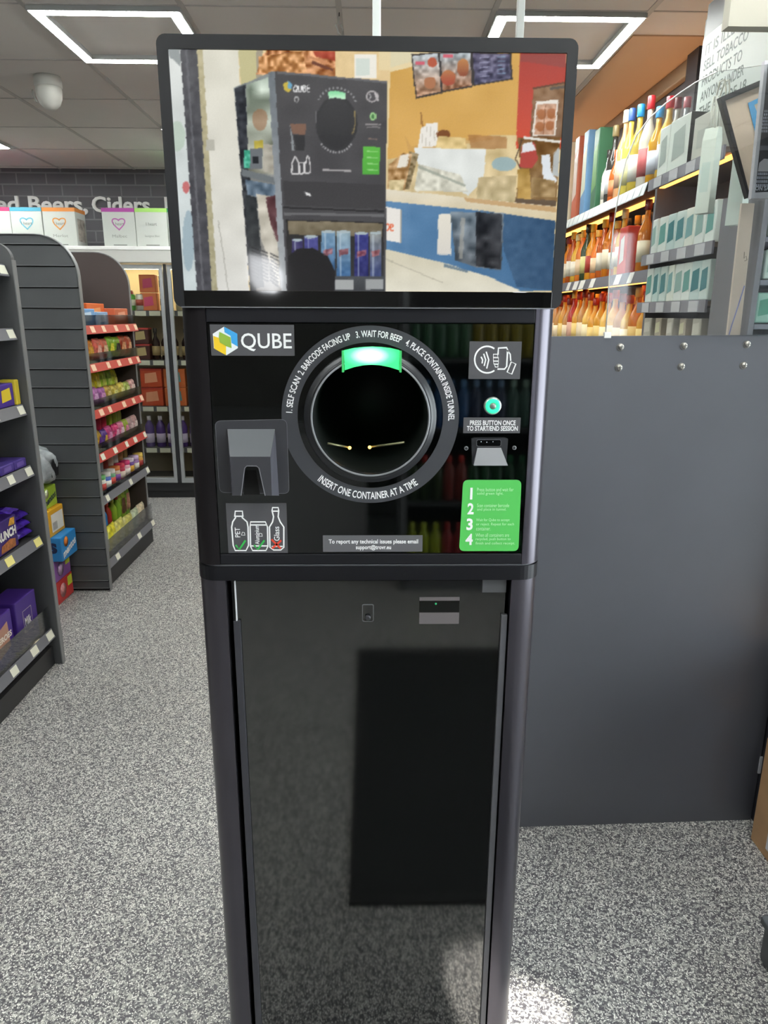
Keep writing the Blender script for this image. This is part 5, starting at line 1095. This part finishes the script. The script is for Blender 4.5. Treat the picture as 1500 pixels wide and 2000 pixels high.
# second spirits shelf, two rows
rB = random.Random(11)
palB = [('d8922a', 'e8b43a', 'b03c2c', 'amber bottle with gold cap and red label'), ('c8741e', '8a2c24', 'e0d4b8', 'copper bottle with dark red cap'), ('2a241e', '1c1a18', 'c8b878', 'black bottle with straw label'), ('e0b040', 'e8dca0', 'e8e0cc', 'golden bottle with cream cap'), ('b85a24', 'd8a83c', 'd8d0bc', 'rust bottle with gold cap'), ('3a4a30', '2a2622', 'd8d08a', 'dark green bottle with yellow label'), ('d8d4cc', 'c03834', '9aa0a8', 'clear bottle with red cap'), ('e07a2c', 'f0b850', 'e8c8a0', 'orange bottle with yellow cap')]
y = 3.32; i = 0
while y < 5.2:
    for r_, (X, dy) in enumerate(((XI-.01, 0), (XI+.10, .04))):
        if r_ == 0 and abs(y+dy-3.49) < .105: continue
        c = palB[(i*3+r_*2+rB.randint(0, 2)) % 8]; h_ = rB.uniform(.25, .31)
        o = bottle(.034, round(h_, 2), c[0], c[1], c[2], 'spirit_bottle'); place(o, X, y+dy, ZS[1]+.003, -90)
        tag(o, '%s, %s along second spirits shelf, %s row' % (c[3], ORD[min(i, 19)], ('front', 'back')[r_]), 'bottle', 'bottles on the second spirits shelf')
    y += .098; i += 1
sp(carton(.11, .09, .21, 'c83a28', 'cfc8c0', name='gift_box', patch=.5), 1242, 'bright red gift box with pale label on the second spirits shelf', 'box', ZS[1], None, X=XI-.003)
# third spirits shelf
palC = [('e0a03a', 'c03828', 'f0d080', 'amber bottle with bright red cap'), ('d87828', 'e8a43c', 'f0c878', 'orange bottle with gold cap'), ('f0c060', 'b84a2c', 'f4e4b8', 'pale gold bottle with rust cap'), ('b83a34', 'e0b050', 'e8b8a0', 'red bottle with gold cap'), ('c89050', '8a3024', 'f0dcb8', 'tan bottle with maroon cap'), ('c85a6a', 'd8385a', 'e8b0b4', 'pink red bottle with crimson cap')]
y = 3.02; i = 0
while y < 5.0:
    for r_, (X, dy) in enumerate(((XI-.01, 0), (XI+.11, .045))):
        c = palC[(i*2+r_*3+rB.randint(0, 2)) % 6]; h_ = rB.uniform(.27, .32)
        o = bottle(.036, round(h_, 2), c[0], c[1], c[2], 'spirit_bottle'); place(o, X, y+dy, ZS[2]+.003, -90)
        tag(o, '%s, %s along third spirits shelf, %s row' % (c[3], ORD[min(i, 19)], ('front', 'back')[r_]), 'bottle', 'bottles on the third spirits shelf')
    y += .105; i += 1
# ---------------------------------------------------------------- near product rack behind the perspex
XV = 1.06
VR = thing('product_rack', 'grey rack of white and teal packets behind the perspex screen', 'rack', (1.25, 2.65, 0))
ZV = [1.94, 1.672, 1.497, 1.37]
VY0, VY1 = 2.33, 2.93
put('back_panel', G().box(1.30, 1.32, VY0, VY1, .0, 1.99), M('5c5a5e', .6), VR)
put('side_panel', G().box(XV+.03, 1.32, VY1, VY1+.02, .0, 1.97), M('6d6a70', .6), VR)
for z in ZV:
    s_ = put('shelf', G().box(XV, 1.30, VY0, VY1, z-.016, z, .002), M('6a5a4e', .5), VR)
    put('price_strip', G().box(XV-.006, XV+.001, VY0, VY1, z-.035, z+.004), M('85838c', .45), s_)
    for k in range(4): put('price_tag', G().box(XV-.008, XV-.006, VY0+.05+k*.14, VY0+.12+k*.14, z-.033, z+.001), M('c9c8cc', .5), s_)
put('lamp_strip', G().box(XV+.03, XV+.05, VY0+.02, VY1-.02, ZV[0]-.026, ZV[0]-.017), M('ffa850', .4, emit=4.5), VR)
WHB = 'c6cdc4'
# top: white box, black sided box, white bag
one(carton(.09, .08, .175, 'e2e8df', '9aa69e', name='white_box'), 'white carton with grey print at the kiosk end of the product rack top', 'box', XV+.06, 2.88, ZV[0]+.003, -88)
b = one(carton(.15, .10, .175, 'e2eae0', 'aab6ae', name='white_box'), 'large white carton with a black side on top of the product rack', 'box', XV+.07, 2.745, ZV[0]+.003, -86)
g = G().box(.0752, .0765, -.052, .052, 0.002, .173); me = g.mesh('black_side'); me.materials.append(M('1c1d20', .4)); q_ = bpy.data.objects.new('black_side', me); COL.objects.link(q_); q_.parent = b
def paper_bag(w_, d_, h_, col, hand='d4d2c4', lab=None):
    o = mo('paper_bag', ('bag', w_, d_, h_), lambda: G().add([(-w_/2, -d_/2, 0), (w_/2, -d_/2, 0), (w_/2, d_/2, 0), (-w_/2, d_/2, 0), (-w_/2, -d_/2, h_*.86), (w_/2, -d_/2, h_*.86), (w_/2, d_/2, h_*.86), (-w_/2, d_/2, h_*.86), (-w_/2*.96, -.008, h_), (w_/2*.96, -.008, h_), (w_/2*.96, .008, h_), (-w_/2*.96, .008, h_)],
           [(0, 3, 2, 1), (0, 1, 5, 4), (1, 2, 6, 5), (2, 3, 7, 6), (3, 0, 4, 7), (4, 5, 9, 8), (5, 6, 10, 9), (6, 7, 11, 10), (7, 4, 8, 11), (8, 9, 10, 11)]), M(col, .55))
    for s_ in (-1, 1): mo('handle', ('hnd', w_, h_, s_), lambda: G().tube([(-w_*.22, s_*.006, h_-.01), (-w_*.2, s_*.006, h_+.04), (-w_*.1, s_*.008, h_+.075), (w_*.1, s_*.008, h_+.075), (w_*.2, s_*.006, h_+.04), (w_*.22, s_*.006, h_-.01)], .003, 6), M(hand, .5), o)
    if lab: mo('print', ('bpr', w_, d_, h_), lambda: G().add([(-w_*.3, -d_/2-.001, h_*.25), (w_*.3, -d_/2-.001, h_*.25), (w_*.3, -d_/2-.001, h_*.6), (-w_*.3, -d_/2-.001, h_*.6)], [(0, 1, 2, 3)]), M(lab, .5), o)
    return o
one(paper_bag(.13, .10, .16, 'd3d3c6', lab='c0c4ba'), 'beige folded carrier bag on the product rack top', 'bag', XV+.075, 2.56, ZV[0]+.003, -84)
one(carton(.04, .04, .17, '3f8a62', 'd0d8cc', name='green_box'), 'narrow green box behind the beige carrier bag', 'box', XV+.19, 2.52, ZV[0]+.003, -88)
for i, (px, py, c) in enumerate(((1394, 250, 'd6ddd2'), (1414, 285, 'c6d0c8'))):
    p = pt(px, py, Y=2.12); o = paper_bag(.04, .03, .215, c, 'e8e9dc', 'c4d2ca'); place(o, p.x, 2.12-.12*i, p.z-.215, -55)
    tag(o, ['pale grey gift bag hanging in front of the product rack', 'darker grey gift bag hanging nearest the tilted picture frame'][i], 'bag')
pA_ = pt(1394, 250, Y=2.12); pB_ = pt(1414, 285, Y=2.0)
put('hanging_rail', G().tube([(XV+.02, VY0+.02, ZV[0]+.02), (XV+.0, VY0-.02, pA_.z+.07), (pA_.x, 2.12, pA_.z+.072), (pB_.x, 2.0, pB_.z+.072), (pB_.x-.01, 1.97, pB_.z+.08)], .004, 8), M('c8ccc8', .3, metal=.5), VR)
# lower racks
rV = random.Random(5)
for si, (z, h_, n, nm, lev) in enumerate(((ZV[1], .125, 7, 'teal_white_box', 'upper'), (ZV[2], .125, 8, 'vape_packet', 'middle'), (ZV[3], .07, 5, 'small_carton', 'lowest'))):
    for i in range(n):
        y = VY0+.03+(VY1-VY0-.06)*(i+.5)/n
        c = [('e4ebe4', '5f9c94'), ('d4e2dc', '3f8288'), ('e6ece6', '8fb0a8'), ('c9dcd8', '2f7a80'), ('e9ede0', '78a8a8')][(i*2+si) % 5] if si < 2 else [('c2bcae', 'd6d2c4'), ('b4a898', 'd8d4b0')][i % 2]
        cnm = {'5f9c94': 'sea green', '3f8288': 'deep teal', '8fb0a8': 'soft grey green', '2f7a80': 'dark teal', '78a8a8': 'pale teal', 'd6d2c4': 'cream', 'd8d4b0': 'straw'}[c[1]]
        o = carton(.062, .05, h_*rV.uniform(.9, 1.05) if False else h_, c[0], c[1], name=nm, patch=.75)
        one(o, 'pale packet with %s print, %s along the %s rack level' % (cnm, ORD[i], lev), 'packet', XV+.035, y, z+.003, -90+rV.uniform(-6, 6), 0, 'packets on the %s level of the product rack' % lev)
# ---------------------------------------------------------------- age sign, gantry, hanging frames
GA_ = thing('sign_cabinet', 'grey wall cabinet carrying the age restriction sign', 'cabinet', (1.35, 2.8, 1.9))
put('cabinet_face', G().box(1.215, XR-.001, 2.36, 2.945, 1.995+.04, 2.53, .003), M('77777a', .5), GA_)
put('dark_side', G().box(1.235, XR-.03, 2.947, 3.0, 2.16, 2.50), M('3a3d45', .45), GA_)
sg = [pt(x, y, X=1.208) for x, y in ((1378, 72), (1372, 200), (1370, 262))]
ya_ = sg[0].y; yb_ = 2.42; zt_ = sg[0].z; zb_ = pt(1370, 262, X=1.208).z
SG = put('age_sign', onX(fill2d([rrect(yb_, ya_+.02, zb_+.0, zt_+.0, .012)], .003), 1.2105), M('cfd6cf', .5)); tag(SG, 'white age restriction sign with black capital lettering, upper right', 'sign')
lines = [('IT IS ILLEGAL TO', (1381, 108), (1379, 79)), ('SELL TOBACCO', (1381, 134), (1380, 112)), ('PRODUCTS TO', (1384, 155), (1383, 136)), ('ANYONE UNDER', (1377, 184), (1380, 163)), ('THE AGE OF 18', (1378, 208), (1378, 190))]
g = G()
ht = .034; 
for i, (s_, pb, ptp) in enumerate(lines):
    a = pt(pb[0], pb[1], X=1.208); t = txt(s_, .015); lo, hi = bounds(t); wd = .345*len(s_)/13.0
    t.v = [((p[0]-lo[0])/(hi[0]-lo[0])*wd, p[1]/.72*ht, 0) for p in t.v]
    zz_ = zt_-.030-ht-i*.0505
    g.add([(ya_-.012-p[0], zz_+p[1], 0) for p in t.v], t.f)
g.map(lambda u, v, d: (1.2085, u, v)); put('lettering', g, M('3a4a42', .5), SG)
# near cream bulkhead, top right
BH = struct('trim_7', G().box(.858, 1.6, 1.95, 1.985, pt(1425, 40, Y=1.95).z-.012, CEIL), M('a5a194', .6))
# tilted framed picture
Yt = 1.90
fo = [pt(x, y, Y=Yt) for x, y in ((1403, 192), (1500, 151), (1558, 330), (1457, 388))]
fi = [pt(x, y, Y=Yt) for x, y in ((1413, 198), (1498, 163), (1550, 328), (1460, 377))]
TF = put('tilted_picture_frame', onY(fill2d([[(p.x, p.z) for p in fo], [(p.x, p.z) for p in fi]], .018), Yt-.0), M('1b1b1f', .35)); tag(TF, 'black framed beige poster hanging tilted beside the age sign', 'picture frame')
put('poster', onY(fill2d([[(p.x, p.z) for p in fi]], .004), Yt+.004), M('cdb8a3', .55), TF)
zp = [pt(x, y, Y=Yt) for x, y in ((1461, 201), (1497, 184), (1510, 184), (1510, 272), (1478, 271))]; zi = [pt(x, y, Y=Yt) for x, y in ((1473, 205), (1497, 193), (1497, 235), (1484, 232))]
put('blue_letter', onY(fill2d([[(p.x, p.z) for p in zp], [(p.x, p.z) for p in zi]], .001), Yt-.001+.003-.0016), M('4a94c4', .5), TF)
# white framed dark notice at the right edge
Yn = 1.80
no = [pt(x, y, Y=Yn) for x, y in ((1491, 120), (1560, 120), (1545, 386), (1464, 389))]; ni = [pt(x, y, Y=Yn) for x, y in ((1497, 126), (1556, 126), (1541, 374), (1472, 377))]
NF = put('notice_frame', onY(fill2d([[(p.x, p.z) for p in no], [(p.x, p.z) for p in ni]], .014), Yn), M('c9c8ce', .4)); tag(NF, 'white framed dark notice with pale lettering at the right photo edge', 'notice')
put('notice', onY(fill2d([[(p.x, p.z) for p in ni]], .004), Yn+.003), M('23242c', .35), NF)
put('divider', onY(fill2d([[(p.x, p.z) for p in [pt(x, y, Y=Yn) for x, y in ((1484, 285), (1552, 285), (1551, 293), (1483, 294))]]], .003), Yn-.001), M('6a6c74', .4), NF)
g = G(); rr = random.Random(4)
def nbar(x, y, w_, h_): 
    q = [pt(a, b, Y=Yn-.0005) for a, b in ((x, y), (x+w_, y), (x+w_-.3, y+h_), (x-.3, y+h_))]; g.add([(p.x, p.z, 0) for p in q], [(0, 1, 2, 3)])
for r_ in range(7):
    x = 1493-r_*1.2
    while x < 1540: w_ = rr.uniform(1.5, 3); nbar(x, 215+r_*6.5, w_, 4.6); x += w_+1.2
for r_ in range(4):
    x = 1480-r_*1.3
    while x < 1540: w_ = rr.uniform(1.5, 3); nbar(x, 337+r_*7.5, w_, 5.2); x += w_+1.2
g.map(lambda u, v, d: (u, Yn-.0012, v)); put('small_print', g, M('b9bccb', .5), NF)
a = pt(1474.5, 372, Y=Yn-.001); b2_ = pt(1512, 364, Y=Yn-.001); t = fit(txt('ON SALE', .03), a.x, b2_.x, a.z, b2_.z); put('lettering', onY(t, Yn-.0012), M('c9cbd6', .5), NF)
put('tail_of_picture', onY(fill2d([[(p.x, p.z) for p in [pt(x, y, Y=Yn) for x, y in ((1480, 335), (1483, 318), (1492, 310), (1510, 312), (1520, 335))]]], .001), Yn-.0006), M('bdb9bd', .5), NF)
# small pharmacy shelf at the right edge
MS = thing('medicine_shelf', 'dark shelving at the right edge behind the perspex', 'shelving', (1.16, 2.1, 1.0))
for z in (1.43, 1.545, 1.655):
    s_ = put('shelf', G().box(1.045, 1.29, 2.0, 2.24, z-.014, z, .002), M('6a6c76', .5), MS)
put('back_panel', G().box(1.045, 1.29, 2.225, 2.24, 0, 1.78), M('2c2c32', .6), MS)
put('side_panel', G().box(1.03, 1.045, 2.0, 2.24, 0, 1.78), M('77767c', .5), MS)
for i, (x, z, w_, h_, c, c2, lb) in enumerate(((1.075, 1.43, .045, .08, '8fb8a8', '3f8a72', 'teal medicine box on the lowest right edge shelf'), (1.13, 1.43, .055, .08, 'a8b4c4', 'c87a5a', 'pale blue medicine box with orange print beside the teal box'),
                                             (1.085, 1.545, .05, .075, 'c2d4ca', '94b4a4', 'pale mint medicine box on the middle right edge shelf'), (1.14, 1.545, .05, .075, 'c8ccc4', '9aa49a', 'off white medicine box beside the mint one'), (1.085, 1.655, .055, .05, 'c9cbc6', 'd0cf8a', 'flat white box on the top right edge shelf'))):
    one(carton(w_, .05, h_, c, c2, name='medicine_box', patch=.7), lb, 'box', x, 2.04, z+.003, 0)

# ---------------------------------------------------------------- cardboard boxes and crate, lower right
def cbox(nm, lb, pa, pb, dx, h_, col, z0_=0, lab=None, face='x'):
    pass
pa = pt(1465, 1637, Z=0); 
for i, (h0, h1, dxx, dyy, lb) in enumerate(((0.0, .33, 0, 0, 'lower cardboard carton with a white label standing by the counter end'), (.332, .56, .012, .02, 'upper cardboard carton with white paper on top of the lower one'))):
    x0_ = pa.x+dxx; y1__ = pa.y-.002+dyy
    o = put('cardboard_carton', G().box(0, .40, -.345, 0, 0, h1-h0, .002), M('a98560', .75, noise=.06, nscale=14)); o.location = (x0_, y1__, h0+.001); tag(o, lb, 'box', 'cardboard cartons by the counter end')
    q_ = G().box(-.0015, 0, -.325, -.075, .03 if i == 0 else .05, (h1-h0)*(.90 if i == 0 else .92)); me = q_.mesh('white_label'); me.materials.append(M('c6c8d2', .5)); k_ = bpy.data.objects.new('white_label', me); COL.objects.link(k_); k_.parent = o
    q_ = G()
    for j in range(5): q_.add([(-.0022, -.10-j*.01, .09+i*.03), (-.0022, -.10-j*.01-.004, .09+i*.03), (-.0022, -.15-j*.01, .14+i*.03), (-.0022, -.146-j*.01, .14+i*.03)], [(0, 1, 2, 3)])
    me = q_.mesh('label_print'); me.materials.append(M('9a9fae', .6)); k_ = bpy.data.objects.new('label_print', me); COL.objects.link(k_); k_.parent = o
pc = pt(1472, 1868, Z=0)
o = put('storage_crate', G().box(0, .35, -.30, 0, 0, .11, .01).box(-.006, .356, -.306, .006, .095, .115, .004), M('4c5053', .55)); o.location = (pc.x+.008, pc.y-.002, .0); tag(o, 'dark grey plastic crate on the floor at the lower right photo edge', 'crate')
g = stroke([(-.05, .03), (-.05, .07), (-.07, .07), (-.07, .035)], .003); g.add(stroke([(-.085, .03), (-.085, .07)], .003).v, [(0, 1, 3, 2)]); g.map(lambda u, v, d: (-.0014, u, v)); me = g.mesh('moulded_mark'); me.materials.append(M('8a8e90', .5)); k_ = bpy.data.objects.new('moulded_mark', me); COL.objects.link(k_); k_.parent = o

# ================================================================ BEHIND THE CAMERA (seen in the gloss)
mt_ = [pt(680, 1782, Z=0), pt(950, 1768, Z=0)]
mat_y = 2*KY-mt_[0].y
o = put('door_mat', G().box(-.055, .72, mat_y-1.45, mat_y, .0, .010, .004), M('131314', .85, noise=.2, nscale=150)); tag(o, 'black entrance mat on the floor in front of the kiosk, seen mirrored in its door', 'mat')
me = G().box(-.055, .72, mat_y-.03, mat_y, .010, .012).mesh('rubber_edge'); me.materials.append(M('0c0c0d', .5)); k_ = bpy.data.objects.new('rubber_edge', me); COL.objects.link(k_); k_.parent = o
DC = thing('drinks_cooler', 'open drinks cooler facing the kiosk, seen mirrored in its gloss panel', 'cooler', (.5, -1.9, 0))
cx0, cx1, cyf, cyb = .16, 1.0, -1.48, -2.05
put('back_panel', G().box(cx0, cx1, cyb, cyb+.03, .1, 1.95), M('3a3a3c', .5), DC)
put('side_panel', G().box(cx0, cx0+.03, cyb, cyf, 0, 1.95).box(cx1-.03, cx1, cyb, cyf, 0, 1.95), M('7d7f82', .4), DC)
put('canopy', G().box(cx0, cx1, cyb, cyf, 1.95, 2.1, .005), M('9c9d9e', .4), DC)
put('base', G().box(cx0, cx1, cyb, cyf, 0, .09, .005), M('55565a', .5), DC)
CSH = [.12, .49, .885, 1.24]
for i, z in enumerate(CSH):
    s_ = put('shelf', G().box(cx0+.03, cx1-.03, cyb+.03, cyf-.03, z-.02, z), M('4a4b4e', .4), DC)
    pass
pal = [[('b8c83a', 'c8d83c'), ('b03a3c', 'd0383a'), ('7c2a2c', 'c03034'), ('2f6a3c', '2c7a44'), ('3a7a48', '36884c')], [('3a4a2c', 'c8302c'), ('8a3a34', 'd83c34'), ('2f5a3c', '2a7a48'), ('2a5238', '38885a'), ('2c5a3a', '3a8050')], [('3a5c8c', '6aa0d8'), ('44689a', '74a8dc'), ('48506a', '8fb4dc'), ('5a7a70', 'b4d4c4'), ('4a6a68', 'a8c8bc')], [('3f6a4c', 'b8bcb8'), ('4a7452', 'c4c8c4'), ('9a8a2c', 'b0a030'), ('a89a34', 'c0b040'), ('5a7a3c', '88a048')]]
for i, z in enumerate(CSH):
    nm = ['lowest', 'third', 'second', 'top'][i]
    for j in range(12):
        c = pal[i][j*5//12]; x = cx0+.065+j*.0645
        o = bottle(.030, .24, c[0], c[1], None, 'drink_bottle', 0, 'fat'); place(o, x, cyf-.09, z+.002)
        tag(o, 'mirrored soft drink bottle, %s cooler shelf, %s from the left' % (nm, ORD[j]), 'bottle', 'soft drinks in the mirrored cooler')
# white counter-top freezer seen faintly mirrored in the door glass
FZ = thing('chest_freezer', 'low white chest freezer behind the photographer mirrored in the kiosk door', 'freezer', (-.75, -2.2, 0))
put('body', G().box(-1.25, -.02, -2.6, -1.9, .05, .80, .02), M('b9bbbd', .4), FZ)
put('lid', G().box(-1.27, 0.0, -2.62, -1.88, .80, .86, .01), M('8f9294', .2), FZ)
put('foot', G().box(-.10, -.04, -1.98, -1.92, 0, .05, .004), M('6a6c6e', .4), FZ)
